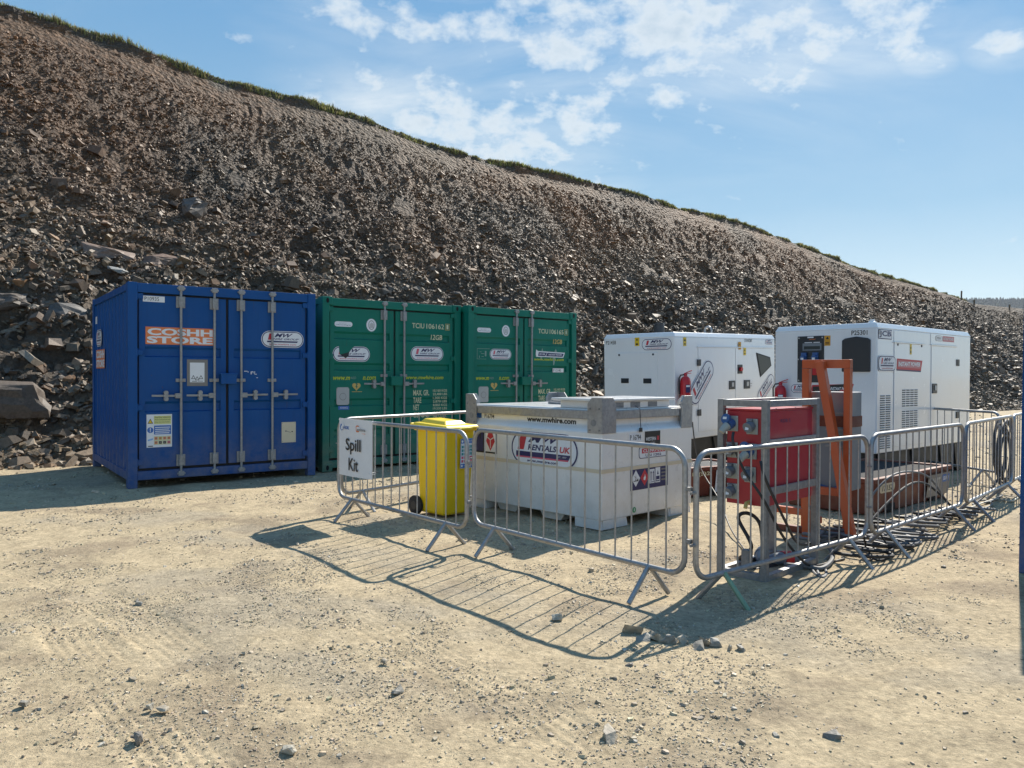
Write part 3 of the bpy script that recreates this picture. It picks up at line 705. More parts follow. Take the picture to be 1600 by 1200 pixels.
# ------------------------------------------------------------------ shipping containers
CW, CD, CH = 2.438, 2.991, 2.591
def corr(y0, y1, x, dep, pitch=.27):
    """trapezoid corrugation: list of (x, y) from y0 to y1"""
    pts = []; n = max(1, int(round((y1 - y0) / pitch))); p = (y1 - y0) / n
    for i in range(n):
        a = y0 + i * p
        pts += [(x, a), (x, a + p * .28), (x + dep, a + p * .5), (x + dep, a + p * .78)]
    return pts + [(x, y1)]
def container(name, label, group, loc, rot, mat, H=CH, W=CW, D=CD, casting=True, sill=(.05, .16), bars=2, hinges=4):
    t = thing(name, label, 'container', loc, rot, group)
    f = MB()
    for x0 in (0, W - .11):
        f.box(x0, x0 + .11, 0, .13, 0, H); f.box(x0, x0 + .11, D - .13, D, 0, H)
    f.box(.11, W - .11, .012, .10, H - .125, H - .008); f.box(.11, W - .11, D - .10, D - .012, H - .125, H - .008)
    f.box(.11, W - .11, .012, .12, sill[0], sill[1]); f.box(.11, W - .11, D - .12, D - .012, sill[0], sill[1])
    for x0 in (.006, W - .066):
        f.box(x0, x0 + .06, .13, D - .13, H - .10, H - .012); f.box(x0, x0 + .06, .13, D - .13, sill[0], sill[1])
    f.build('frame', mat, t, .006)
    MB().box(.08, W - .08, .14, D - .14, sill[1] - .05, sill[1] + .01).build('floor', 'dark', t)
    for nm, xx, dd in (('side_panel', .022, .034), ('side_panel', W - .022, -.034)):
        m = MB(); m.sheet(corr(.13, D - .13, xx, dd), 'z', sill[1], H - .10)
        m.sheet(corr(.13, D - .13, xx + (.004 if dd > 0 else -.004), dd), 'z', sill[1], H - .10); m.build(nm, mat, t)
    m = MB(); pts = [(y, x) for x, y in corr(.11, W - .11, D - .025, -.032)]; m.sheet(pts, 'z', sill[1], H - .125); m.build('end_panel', mat, t)
    m = MB(); m.sheet([(y, x) for x, y in corr(.10, D - .10, H - .025, -.018)], 'x', .05, W - .05); m.build('roof', mat, t)
    if casting:
        for x0 in (-.004, W - .158):
            for y0 in (-.006, D - .156):
                for z0 in (0.0, H - .112):
                    c = MB(); c.box(x0, x0 + .162, y0, y0 + .162, z0, z0 + .118); 
                    cc = c.build('corner_casting', mat, t, .008)
                    hy = y0 - .0015 if y0 < 1 else y0 + .1635
                    d = Decal((x0 + .081, hy, z0 + .059), (1, 0, 0)) if y0 < 1 else Decal((x0 + .081, hy, z0 + .059), (-1, 0, 0))
                    d.disc(0, 0, .024, 'hole_shade', 0, 14, .038).build('lock_hole', cc)  # flat disc coloured dark for the shade in the hole
    MB().box(.112, W - .112, .075, .09, sill[1] + .002, H - .127).build('door_gasket', 'seal', t)
    # doors
    zb, zt = sill[1] + .035, H - .150; xm = W / 2
    doors = []
    for k, (xa, xb) in enumerate(((.135, xm - .018), (xm + .018, W - .135))):
        m = MB(); y = .045
        prof = [(y + .02, zb)]
        bands = [(zb, zb + .10, 0)]
        gr = [(.95 + .0, 1.09), (1.655, 1.79)] if not casting else [(.50, .62), (.96, 1.08), (1.50, 1.62), (1.97, 2.09)]
        prof = [(y, zb)]
        for a, b in gr: prof += [(y, a), (y + .026, a + .016), (y + .026, b - .03), (y, b)]
        prof += [(y, zt)]
        inset = .07
        m.sheet(prof, 'x', xa + inset, xb - inset)
        for (p, q) in ((xa, xa + inset), (xb - inset, xb)): m.box(p, q, y - .002, y + .03, zb, zt)
        m.box(xa + inset, xb - inset, y - .0015, y + .03, zb, zb + .06); m.box(xa + inset, xb - inset, y - .0015, y + .03, zt - .06, zt)
        dr = m.build('door', mat, t); doors.append(dr)
        # hinges on the outer edge
        hx = xa - .03 if k == 0 else xb + .03
        for i in range(hinges):
            z = [.32, 1.015, 1.712, 2.43][i] if hinges == 4 else .32 + i * (H - .8) / (hinges - 1)
            z = min(z, H - .17)
            hm = MB(); s = 1 if k == 0 else -1
            hm.box(min(hx - .09 * s, hx + .075 * s), max(hx - .09 * s, hx + .075 * s), .018, .042, z - .035, z + .035)
            hm.cyl((hx, .022, z - .05), (hx, .022, z + .05), .017, 10); hm.build('hinge', mat, dr, .003)
        bx = {(2, 0): (.627, 1.045), (2, 1): (1.395, 1.818), (1, 0): (1.027,), (1, 1): (1.374,)}[(bars, k)]
        for b in bx:
            b = b * W / CW
            r = MB(); r.cyl((b, .008, sill[0] + .055), (b, .008, H - .03), .0165, 10)
            r.build('locking_bar', 'rod', dr)
            for z in (sill[1] + .115, H - .22):
                q = MB(); q.box(b - .055, b + .055, .022, .043, z - .075, z + .075); q.box(b - .028, b + .028, -.014, .03, z - .065, z + .065); q.build('bar_bracket', 'rod', dr, .004)
            for z in (sill[0] + .055, H - .045):
                q = MB(); q.box(b - .035, b + .035, -.018, .012, z - .03, z + .03); q.box(b - .05, b + .05, -.01, .012, z - .012, z + .012); q.build('locking_cam', 'rod', dr, .004)
            zq = 1.36 if bars == 2 else 1.43
            q = MB(); q.box(b - .06, b + .06, .022, .044, zq - .022, zq + .022); q.box(b - .022, b + .022, -.012, .03, zq - .018, zq + .018); q.build('bar_guide', 'rod', dr, .003)
            zh = 1.16 if bars == 2 else 1.30
            s = -1 if k == 0 else 1
            q = MB(); q.box(min(b, b + .075 * s), max(b, b + .075 * s), -.018, .03, zh - .032, zh + .032)
            q.beam((b + .05 * s, -.004, zh), (b + .355 * s, -.008, zh + .004), .012, .026); q.build('handle', 'rod', dr, .003)
            q = MB(); hb = b + .185 * s; q.box(hb - .028, hb + .028, -.022, .044, zh - .018, zh + .018)
            q.lathe([(.028, -.024), (.028, .03)], (hb, 0, zh + .04), 12, 0, 'y'); q.lathe([(.028, -.024), (.028, .03)], (hb, 0, zh - .04), 12, 0, 'y'); q.build('handle_catch', 'rod', dr, .003)
    zl = 1.38 if bars == 2 else 1.345
    q = MB(); q.box(xm - .10, xm + .10, -.045, .044, zl - .07, zl + .07); q.box(xm - .112, xm + .112, -.05, .0, zl + .05, zl + .075); q.build('lock_box', mat, t, .006)
    return t, doors
FACE = lambda y=.043: dict(O=(0, y, 0), U=(1, 0, 0))

# the blue store
blue, bd = container('storage_container', 'blue steel store container with orange COSHH STORE sign, grey locking bars and no corner castings', 'site containers',
                     (-4.784, 9.583, 0), .629, 'blue', casting=False, sill=(.10, .21), bars=2)
def dec(): return Decal((0, .043, 0), (1, 0, 0))
d = dec().rect(.18, 2.355, .437, 2.43, 's_white'); d.text('P10935', .20, 2.370, .37, 2.418, 's_black'); d.build('number_plate', bd[0])
d = dec().rect(.21, 1.818, 1.044, 2.04, 's_orange')
d.text('COSHH', .232, 1.934, 1.03, 2.024, 's_white', 1, .04); d.text('STORE', .226, 1.832, 1.03, 1.922, 's_white', 1, .04); d.build('store_sign', bd[0])
d = dec().rect(.706, 1.284, .966, 1.632, 's_grey'); d.rect(.743, 1.333, .925, 1.591, 's_white', 1)
for u in (.785, .832, .880):
    z = 1.40 if u != .832 else 1.385
    d.poly([(u - .028, z - .024), (u + .028, z - .024), (u, z + .028)], 's_black', 2); d.poly([(u - .017, z - .017), (u + .017, z - .017), (u, z + .014)], 's_white', 3)
d.rect(.77, 1.343, .83, 1.350, 's_black', 2); d.rect(.84, 1.345, .905, 1.351, 's_black', 2); d.build('framed_notice', bd[0])
d = dec().rect(.221, .504, .523, .924, 's_white')
d.rect(.308, .80, .512, .905, 's_paleyellow', 1); d.poly([(.232, .808), (.298, .808), (.265, .872)], 's_black', 1); d.poly([(.242, .815), (.288, .815), (.265, .858)], 's_yellow', 2)
d.text('Hazardous substances', .316, .878, .505, .898, 's_black', 2); d.text('Authorised persons only', .316, .845, .505, .865, 's_black', 2); d.text('Keep this area locked', .316, .815, .49, .833, 's_black', 2)
d.rect(.308, .668, .512, .782, 's_blue', 1); d.disc(.265, .725, .037, 's_blue', 1); d.text('!', .259, .70, .271, .752, 's_white', 2, .03)
for i in range(4): d.rect(.322, .752 - i * .024, .50 - .01 * (i % 2), .762 - i * .024, 's_white', 2)
d.rect(.308, .535, .512, .645, 's_cream', 1)
for i in range(4):
    for j in range(2):
        u, z = .332 + i * .051, .618 - j * .054; d.rect(u - .017, z - .017, u + .017, z + .017, ('s_orange', 's_amber', 's_orange', 's_orange', 's_orange', 's_black', 's_black', 's_pink')[i + 4 * j], 2); d.disc(u, z, .009, 's_grey', 3, 8)
d.poly([(.235, .585), (.295, .60), (.295, .622), (.235, .605)], 's_lightblue', 1); d.rect(.238, .515, .295, .526, 's_black', 1); d.build('warning_notice', bd[0])
d = dec(); hire_logo(d, 1.674, 1.815, 2.276, 2.045); d.build('logo_sticker', bd[1])
d = dec()
for q in ((1.441, 1.478, 1.487, 1.487), (1.49, 1.465, 1.50, 1.48), (1.53, 1.44, 1.542, 1.478), (1.542, 1.47, 1.567, 1.48), (1.559, 1.455, 1.567, 1.472), (1.58, 1.44, 1.588, 1.482), (1.588, 1.438, 1.612, 1.446), (1.606, 1.39, 1.63, 1.398)): d.rect(*q, 's_white')
d.build('lettering_remnant', bd[1])
d = dec().rect(1.96, .484, 2.163, .771, 's_beige'); d.disc(2.02, .645, .012, 's_grey', 1, 10); d.disc(2.11, .635, .01, 's_black', 1, 10); d.poly([(2.03, .64), (2.09, .62), (2.09, .626), (2.03, .648)], 's_grey', 1)
for u, z in ((1.972, .50), (2.15, .50), (1.972, .757), (2.15, .757)): d.disc(u, z, .005, 's_grey', 1, 8)
d.build('data_plate', bd[1])
d = Decal((.02, 0, 0), (0, -1, 0)); d.rect(-2.78, 2.20, -2.62, 2.31, 's_white'); d.build('side_label', blue)
d = Decal((.02, 0, 0), (0, -1, 0)); hire_logo(d, -2.70, 1.85, -2.18, 2.10); d.build('logo_sticker', blue)
d = Decal((.02, 0, 0), (0, -1, 0)); d.rect(-2.72, 1.52, -1.92, 1.80, 's_orange'); d.text('COSHH', -2.70, 1.67, -1.94, 1.785, 's_white', 1, .05); d.text('STORE', -2.70, 1.535, -1.94, 1.65, 's_white', 1, .05); d.build('store_sign', blue)

# two green ten-foot containers
def green_text(dr, num, chk, x0, second):
    d = dec(); d.text('TCIU', x0, 2.19, x0 + .225, 2.272, 's_cream', 0, .01); d.build('owner_code', dr); d = dec(); d.text(num, x0 + .265, 2.19, x0 + .60, 2.272, 's_cream', 0, .01); bx = x0 + .635
    d.build('container_number', dr); d = dec()
    d.rect(bx - .01, 2.178, bx + .075, 2.284, 's_ochre', 0); d.rect(bx - .003, 2.186, bx + .068, 2.276, 'green', 1)
    d.text(chk, bx + .012, 2.195, bx + .05, 2.267, 's_cream', 2, .02); d.build('check_digit', dr)
    d = dec(); d.text('12GB', x0 + .345, 2.012, x0 + .565, 2.095, 's_ochre' if second else 's_cream', 0, .015, .15); d.build('size_code', dr)
    d = dec(); rows = (('MAX. GR.', '10,160 KGS', '22,400 LBS', 1.155), ('TARE', '1,300 KGS', '2,870 LBS', 1.035), ('NET', '8,860 KGS', '19,530 LBS', .92), ('CU. CAP.', '15.9 CU.M.', '562 CU.FT.', .80))
    for a, b, c, z in rows: d.text(a, 1.557, z - .045, 1.557 + .037 * len(a), z + .045, 's_cream', 0, .015)
    d.build('weight_heading', dr); d = dec()
    for a, b, c, z in rows:
        d.text(b, 1.925, z + .006, 2.195, z + .052, 's_cream', 0, .012); d.text(c, 1.925, z - .05, 2.195, z - .006, 's_cream', 0, .012)
    d.build('weight_figures', dr)
def green_common(dl, zoff=0):
    d = dec().rrect(.207, 2.162, .497, 2.239, .04, 's_white'); d.text('approved for', .28, 2.21, .40, 2.222, 's_navy', 1); d.text('safe handling by', .235, 2.178, .47, 2.197, 's_navy', 1); d.build('approval_plate', dl)
    d = dec().disc(.815, 2.205, .085, 's_white', 0, 24, .098); d.disc(.815, 2.205, .052, 's_grey', 1, 20, .072); d.disc(.815, 2.205, .044, 's_white', 2, 20, .062)
    for k in range(5): d.rect(.785 + k * .014, 2.16, .791 + k * .014, 2.245 - .01 * abs(k - 2), 's_grey', 3)
    d.build('survey_seal', dl)
    d = dec(); pts = []
    for k in range(40):
        a = 2 * math.pi * k / 40; pts.append((.565 + .0043 * 16 * math.sin(a) ** 3, 1.262 + .0042 * (13 * math.cos(a) - 5 * math.cos(2 * a) - 2 * math.cos(3 * a) - math.cos(4 * a))))
    d.poly(pts, 's_ochre'); d.poly([(.575, 1.30), (.545, 1.255), (.565, 1.257), (.552, 1.215), (.59, 1.265), (.57, 1.262), (.588, 1.30)], 'green', 1)
    d.text('AED', .47, 1.375, .56, 1.41, 's_faded', 0); d.rect(.49, 1.178, .66, 1.186, 's_ochre', 0); d.build('heart_sticker', dl)
    d = dec().rrect(.24, .985, .446, 1.25, .03, 's_alu'); d.disc(.343, 1.11, .055, 's_grey', 1, 16); d.disc(.343, 1.11, .048, 's_alu', 2, 16)
    for u, z in ((.255, 1.0), (.43, 1.0), (.255, 1.235), (.43, 1.235)): d.disc(u, z, .005, 's_grey', 1, 8)
    d.build('data_plate', dl)
    d = dec(); d.text('www.m', .186, 1.36, .46, 1.41, 's_lime', 0, .012, .25); d.text('n.com', .672, 1.36, .892, 1.415, 's_lime', 0, .012, .25); d.build('web_lettering', dl)
gr1, g1d = container('shipping_container', 'green container beside the blue store, torn white sticker on its left door', 'green shipping containers', (-2.791, 11.332, 0), .653, 'green', bars=1)
green_common(g1d[0]); green_text(g1d[1], '106162', '1', 1.533, False)
d = dec(); hire_logo(d, .178, 1.638, .790, 1.868, faded=True)
d.poly([(.275, 1.872), (.53, 1.872), (.45, 1.80), (.435, 1.775), (.40, 1.70), (.285, 1.745)], 'green', 5); d.poly([(.30, 1.742), (.445, 1.785), (.43, 1.725), (.385, 1.688)], 's_black', 6); d.build('logo_sticker', g1d[0])
d = dec().rect(.269, .913, .445, .97, 's_blue'); d.text('ID0002', .30, .928, .42, .955, 's_white', 1); d.build('blue_label', g1d[0])
d = dec(); hire_logo(d, 1.508, 1.671, 2.122, 1.899, faded=True); d.build('logo_sticker', g1d[1])
d = dec(); d.text('www.mwhire.com', 1.426, 1.372, 2.123, 1.432, 's_lime', 0, .012, .25); d.build('web_lettering', g1d[1])
gr2, g2d = container('shipping_container', 'green container nearest the generators, ragged dark banner on its right door', 'green shipping containers', (-.722, 12.7, 0), .672, 'green', bars=1)
green_common(g2d[0]); green_text(g2d[1], '106165', '8', 1.552, True)
d = dec(); hire_logo(d, .471, 1.711, .937, 1.891, faded=True)
for a, b, c, e in ((.206, 1.884, .47, 1.890), (.206, 1.711, .212, 1.888), (.206, 1.711, .40, 1.716), (.29, 1.80, .36, 1.808), (.30, 1.75, .345, 1.758), (.26, 1.83, .30, 1.838), (.37, 1.76, .40, 1.85), (.25, 1.73, .262, 1.77)): d.rect(a, b, c, e, 's_faded', 0)
d.build('logo_sticker', g2d[0])
d = dec().poly([(1.50, 1.772), (2.15, 1.765), (2.19, 1.858), (1.54, 1.876), (1.50, 1.905), (1.49, 1.82)], 's_white'); d.poly([(1.545, 1.79), (1.715, 1.787), (1.755, 1.85), (1.56, 1.855)], 's_navy', 1); d.poly([(1.73, 1.787), (2.13, 1.782), (2.16, 1.838), (1.765, 1.85)], 's_navy', 1)
d.text('MW HIRE', 1.575, 1.808, 1.71, 1.836, 's_white', 2, .02, .2); d.text('INSTANT POWER', 1.79, 1.80, 2.11, 1.828, 's_white', 2, .02, .2)
for pts in ([(1.62, 1.87), (1.66, 1.868), (1.645, 1.935)], [(1.93, 1.862), (2.0, 1.86), (1.965, 1.925)], [(1.90, 1.765), (1.96, 1.765), (1.925, 1.62), (1.905, 1.64)], [(1.60, 1.77), (1.64, 1.77), (1.615, 1.70)]): d.poly(pts, 's_faded', 0)
d.build('torn_banner', g2d[1])
d = dec(); d.text('www.mwhire.com', 1.459, 1.705, 2.162, 1.758, 's_lime', 0, .012, .25); d.build('web_lettering', g2d[1])
d = dec().rect(1.893, 1.498, 2.158, 1.57, 's_white'); d.text('P 12140', 1.91, 1.512, 2.09, 1.556, 's_black', 1); d.build('number_plate', g2d[1])
# the blue unit that just enters the frame on the right
bx, bxd = container('storage_container', 'blue steel unit, only a thin edge of it showing at the right border', 'site containers', (3.737, 5.655, 0), R(-48), 'blue', H=2.2, W=2.2, D=2.6, casting=False, sill=(.06, .16), bars=1, hinges=3)
bx.rotation_euler = (R(-.28), R(.33), R(-48))

# ------------------------------------------------------------------ crowd barriers
BL, BH, BZ = 2.2, 1.0, .185
def arc_loop(x0, x1, z0, z1, r, n=7):
    P = []
    for cx, cz, a0 in ((x1 - r, z1 - r, 0), (x0 + r, z1 - r, 90), (x0 + r, z0 + r, 180), (x1 - r, z0 + r, 270)):
        for k in range(n + 1): a = R(a0 + 90 * k / n); P.append((cx + r * math.cos(a), 0, cz + r * math.sin(a)))
    return P
def make_barrier():
    t = thing('crowd_barrier', 'x', 'barrier'); r = .0180
    MB().tube(arc_loop(r, BL - r, BZ + r, BH - r, .115), r, 10, True).build('frame', 'galv', t)
    n = 14
    for i in range(n):
        x = .02 + (BL - .04) * (i + 1) / (n + 1); MB().cyl((x, 0, BZ + r), (x, 0, BH - r), .0057, 8).build('bar', 'galv', t)
    for x in (.30, BL - .30):
        for s in (-1, 1):
            MB().tube([(x, .008 * s, BZ + .02), (x, .03 * s, BZ - .005), (x + .0, .195 * s, .0)], .0165, 8).build('leg', 'galv', t)
    for z in (.42, .74):
        m = MB(); m.box(BL - .004, BL + .032, -.012, .012, z - .012, z + .012); m.cyl((BL + .026, 0, z - .035), (BL + .026, 0, z + .015), .006, 8); m.build('hook', 'galvdull', t)
        m = MB(); m.box(-.026, .006, -.014, .014, z - .006, z + .006); m.build('eyelet', 'galvdull', t)
    return t
BARS = [('A', -1.774, 7.855, -49.63, 'galvanised crowd barrier with the white Spill Kit sign on it'),
        ('B', -.325, 6.41, -50.3, 'galvanised crowd barrier directly in front of the white fuel tank'),
        ('C', 1.111, 4.671, 39.23, 'galvanised crowd barrier in front of the red distribution board'),
        ('D', 2.807, 6.020, 42.91, 'galvanised crowd barrier in front of the orange drip tray and cables'),
        ('E', 4.434, 7.518, 46.81, 'galvanised crowd barrier between the grey cable coil and the white generator'),
        ('F', -1.765, 7.92, 53.5, 'galvanised crowd barrier running back behind the yellow bin'),
        ('G', 6.33, 9.95, 99.0, 'galvanised crowd barrier standing behind the corner of the larger generator'),
        ('H', 5.965, 9.16, 47.5, 'galvanised crowd barrier half hidden by the blue unit at the right border')]
proto = make_barrier(); BPOSE = {}
for i, (k, x, y, a, lab) in enumerate(BARS):
    o = proto if i == 0 else copy_tree(proto)
    o.location = (x, y, float(yard_z(np.array([x]), np.array([y]))[0])); o.rotation_euler = (0, 0, R(a)); BPOSE[k] = o
    tag(o, lab, 'barrier', 'crowd barriers round the fuel and power equipment')
for ch in [c for c in BPOSE['C'].children if c.name.startswith('leg')][:1]:       # one leg of this barrier carries green paint
    me = ch.data.copy(); me.materials[0] = MT['greenleg']; ch.data = me; ch['label'] = 'leg with green paint marks'

# the Spill Kit sign tied to the first barrier
sg = thing('spill_kit_sign', 'white corrugated board reading Spill Kit tied to the left barrier', 'sign', (-1.774, 7.855, 0), R(-49.63))
m = MB(); nU = 8
for i in range(nU):
    ua, ub = .095 + .66 * i / nU, .095 + .66 * (i + 1) / nU
    ya, yb = [-.032 - .018 * math.sin(math.pi * (u - .095) / .66) - .012 * (u - .095) for u in (ua, ub)]
    m.hexa([(ua, ya - .004, .437 + .02 * (ua - .1)), (ub, yb - .004, .437 + .02 * (ub - .1)), (ub, yb, .437 + .02 * (ub - .1)), (ua, ya, .437 + .02 * (ua - .1)),
            (ua, ya - .004, 1.005), (ub, yb - .004, 1.005), (ub, yb, 1.005), (ua, ya, 1.005)])
m.build('board', 's_white', sg)
d = Decal((0, -.058, 0), (1, -.010, 0)); 
d.text('Spill', .275, .66, .575, .815, 's_black', 0, .012); d.text('Kit', .335, .50, .525, .625, 's_black', 0, .012); d.build('lettering', sg)
d = Decal((0, -.048, 0), (1, -.010, 0)); d.disc(.175, .918, .034, 's_blue', 0, 18); d.disc(.182, .912, .022, 's_white', 1, 16); d.rect(.18, .925, .225, .955, 's_white', 2)
d.text('NORDEX', .225, .90, .40, .932, 's_blue', 1, .03); d.build('blue_logo', sg)
d = Decal((0, -.053, 0), (1, -.010, 0)); d.rrect(.475, .885, .54, .95, .02, 's_orange', 0); d.rrect(.488, .898, .555, .938, .012, 's_white', 1); d.text('acciona', .50, .897, .665, .925, 's_grey', 2, .02); d.text('energia', .595, .868, .665, .882, 's_orange', 1); d.build('orange_logo', sg)
for u in (.13, .72):
    for z in (.50, .985): MB().tube([(u, -.04, z), (u, -.06, z + .008), (u, .018, z + .012), (u, .02, z - .004), (u, -.035, z - .006)], .0025, 5).build('cable_tie', 's_white', sg)

# ------------------------------------------------------------------ white fuel tank
TL, TD = 1.95, 1.47
ta = 43.5; tn = (.835, 7.112)
tx, ty = tn[0] + TL * math.cos(R(ta + 90)), tn[1] + TL * math.sin(R(ta + 90))
tank = thing('fuel_tank', 'white bunded fuel tank cube with galvanised top frame behind the front barriers', 'fuel tank', (tx, ty, 0), R(ta - 90))
m = MB(); zb, zs, z1, z2 = .088, .91, .968, 1.035
prof = [(0, zb), (0, zs), (.055, z1), (.055, z2)]
def ringpts(i, z): return [(i, i, z), (TL - i, i, z), (TL - i, TD - i, z), (i, TD - i, z)]
rings = [ringpts(i, z) for i, z in prof]; V = [p for r in rings for p in r]
F = [(0, 3, 2, 1)] + [(k * 4 + j, k * 4 + (j + 1) % 4, (k + 1) * 4 + (j + 1) % 4, (k + 1) * 4 + j) for k in range(3) for j in range(4)] + [(12, 13, 14, 15)]
m.add(V, F); m.build('tank_body', 'white', tank, .012, 3)
m = MB(); e = .004
m.box(-e, TL + e, -e, .01, .532, .568); m.box(TL - .01, TL + e, .01, TD - .01, .532, .568); m.box(-e, .01, .01, TD - .01, .532, .568); m.box(-e, TL + e, TD - .01, TD + e, .532, .568)
m.build('weld_band', 'cream', tank)
def channel(m_, x0, x1, y0, y1, z0, z1): m_.box(x0, x1, y0, y1, z0, z1)
m = MB(); channel(m, .14, TL - .14, .012, .05, 1.028, 1.11); m.build('top_rail', 'galv', tank, .004)
m = MB(); channel(m, TL - .05, TL - .012, .14, TD - .14, 1.028, 1.11); m.build('top_rail', 'galv', tank, .004)
m = MB(); channel(m, .012, .05, .14, TD - .14, 1.028, 1.11); m.build('top_rail', 'galv', tank, .004)
m = MB(); channel(m, .14, TL - .14, TD - .05, TD - .012, 1.028, 1.11); m.build('top_rail', 'galv', tank, .004)
for cx, cy, sx, sy in ((0, 0, 1, 1), (TL, 0, -1, 1), (TL, TD, -1, -1), (0, TD, 1, -1)):
    m = MB(); a, b = .175, .20; zz0, zz1 = .90, 1.235
    pl = lambda w: [(0, zz0), (w, zz0), (w, zz1 - .06), (w - .05, zz1), (.0, zz1)]
    m.prism([(cx + sx * u, z) for u, z in pl(a)], 'y', min(cy - .006 * sy, cy + .008 * sy), max(cy - .006 * sy, cy + .008 * sy))
    m.prism([(cy + sy * u, z) for u, z in pl(b)], 'x', min(cx - .006 * sx, cx + .008 * sx), max(cx - .006 * sx, cx + .008 * sx))
    o = m.build('corner_post', 'galv', tank, .002)
    d = MB(); d.lathe([(.032, -.0075), (.032, .0095)], (cx + sx * .10, cy, 1.0), 18, 0, 'y'); d.build('stacking_hole', 'galvdull', o)
    for dx in (.03, .145):
        for zz in (.93, 1.13): q = MB(); q.lathe([(.009, -.014), (.009, .012)], (cx + sx * dx, cy, zz), 6, 0, 'y'); q.build('bolt', 'galvdull', o)
m = MB(); m.box(.06, TL - .06, .06, TD - .06, 1.03, 1.125); m.build('top_plate', 'white', tank, .01)
# lift-up hatch with vents over the right end, lock rod and straps
m = MB(); m.box(TL - .62, TL - .06, .10, TD - .32, 1.126, 1.195); o = m.build('hatch_box', 'white', tank, .006)
for y0 in (.24, .50, .78): d = MB(); d.box(TL - .062, TL - .057, y0, y0 + .15, 1.135, 1.185); d.build('vent', 'galvdull', o)
m = MB(); m.box(TL - .70, TL - .03, .05, TD - .26, 1.197, 1.222); m.build('hatch_lid', 'white', tank, .006)
m = MB(); m.box(.55, 1.05, .74, .80, 1.127, 1.165); m.box(.62, .98, .66, .72, 1.127, 1.15); m.build('hatch_hinge', 'galvdull', tank, .004)
for x0 in (.60, .74, .88, 1.0): q = MB(); q.lathe([(.012, 1.15), (.012, 1.178)], (x0, .77, 0), 8); q.build('bolt', 'galv', tank)
m = MB(); m.tube([(TL - .02, .52, 1.15), (TL + .03, .53, 1.12), (TL + .014, .56, 1.02), (TL + .012, .57, .935)], .004, 6); m.build('padlock_cord', 'dark', tank)
m = MB(); m.box(TL + .003, TL + .02, .553, .59, .895, .935); m.build('padlock', 'dark', tank, .003)
for cx, cy, lx, ly in ((0, 0, .34, .40), (TL - .34, 0, .34, .40), (TL - .34, TD - .40, .34, .40), (0, TD - .40, .34, .40)):
    m = MB(); m.prism([(cx + .005, .002), (cx + lx - .005, .002), (cx + lx - .02, .09), (cx + .005, .09)], 'y', cy + .004, cy + .03)
    m.prism([(cx + .005, .002), (cx + lx - .005, .002), (cx + lx - .02, .09), (cx + .005, .09)], 'y', cy + ly - .03, cy + ly - .004)
    m.box(cx + .005, cx + .03, cy + .031, cy + ly - .031, .002, .09); m.box(cx + lx - .03, cx + lx - .006, cy + .031, cy + ly - .031, .002, .09)
    o = m.build('foot', 'white', tank, .004)
for x0 in (.40, 1.05):
    m = MB(); m.prism([(x0, .09), (x0 + .36, .09), (x0 + .30, .004), (x0 + .06, .004)], 'y', .09, .115); m.prism([(x0, .09), (x0 + .36, .09), (x0 + .30, .004), (x0 + .06, .004)], 'y', TD - .115, TD - .09)
    m.box(x0 + .06, x0 + .075, .116, TD - .116, .004, .088); m.box(x0 + .285, x0 + .30, .116, TD - .116, .004, .088); m.build('fork_pocket', 'white', tank, .004)
def dt(y=0.): return Decal((TL, y, 0), (1, 0, 0))            # u = minus the distance from the near corner
d = Decal((TL, .055, 0), (1, 0, 0)); d.rect(-1.944, .975, -1.75, 1.028, 's_blue'); d.poly([(-1.90, .985), (-1.80, .985), (-1.85, 1.02)], 's_lightblue', 1); d.build('blue_label', tank)
d = Decal((TL, .055, 0), (1, 0, 0)); d.text('P16794', -1.70, .973, -1.545, 1.022, 's_black', 0, .01); d.build('number_lettering', tank)
d = Decal((TL, .055, 0), (1, 0, 0)); d.text('www.mwhire.com', -1.043, .968, -.37, 1.024, 's_black', 0, .035); d.build('web_lettering', tank)
d = dt(); u0, v0, u1, v1 = -1.218, .53, -.288, .875
d.rrect(u0, v0, u1, v1, .17, 's_white', 0, 10); d.rrect(u0 + .006, v0 + .006, u1 - .006, v1 - .006, .17, 's_navy', 1, 10); d.rrect(u0 + .024, v0 + .024, u1 - .024, v1 - .024, .155, 's_white', 2, 10)
d.poly([(-1.12, .685), (-1.03, .685), (-.985, .835), (-1.075, .835)], 's_red', 3); d.text('MW', -.965, .765, -.52, .842, 's_navy', 3, .03, .4)
d.text('RENTALS', -.97, .685, -.57, .745, 's_navy', 3, .035, .2); d.text('UK', -.53, .685, -.39, .745, 's_red', 3, .035, .2)
d.poly([(-1.14, .62), (-.41, .62), (-.385, .668), (-1.14, .668)], 's_navy', 3); d.poly([(-1.14, .605), (-.42, .605), (-.41, .62), (-1.14, .62)], 's_pink', 3); d.text('EST. 1977', -.56, .635, -.44, .652, 's_white', 4)
d.text('www.mwhire.com', -.98, .565, -.55, .595, 's_navy', 3, .03, .2); d.build('logo_sticker', tank)
d = dt().rect(-1.80, .605, -1.44, .86, 's_black'); d.rect(-1.62, .622, -1.455, .843, 's_white', 1)
d.poly([(-1.78, .62), (-1.66, .62), (-1.66, .84), (-1.69, .84), (-1.70, .74), (-1.735, .80), (-1.765, .70)], 's_navy', 1)
d.poly([(-1.61, .735), (-1.575, .825), (-1.51, .825), (-1.47, .735), (-1.54, .632)], 's_red', 2); 
for q in ([(-1.59, .77), (-1.54, .745), (-1.54, .755), (-1.59, .782)], [(-1.54, .745), (-1.49, .77), (-1.49, .782), (-1.54, .755)], [(-1.545, .66), (-1.535, .66), (-1.535, .75), (-1.545, .75)]): d.poly(q, 's_white', 3)
d.build('hazard_sticker', tank)
def dr_(): return Decal((TL, 0, 0), (0, 1, 0))
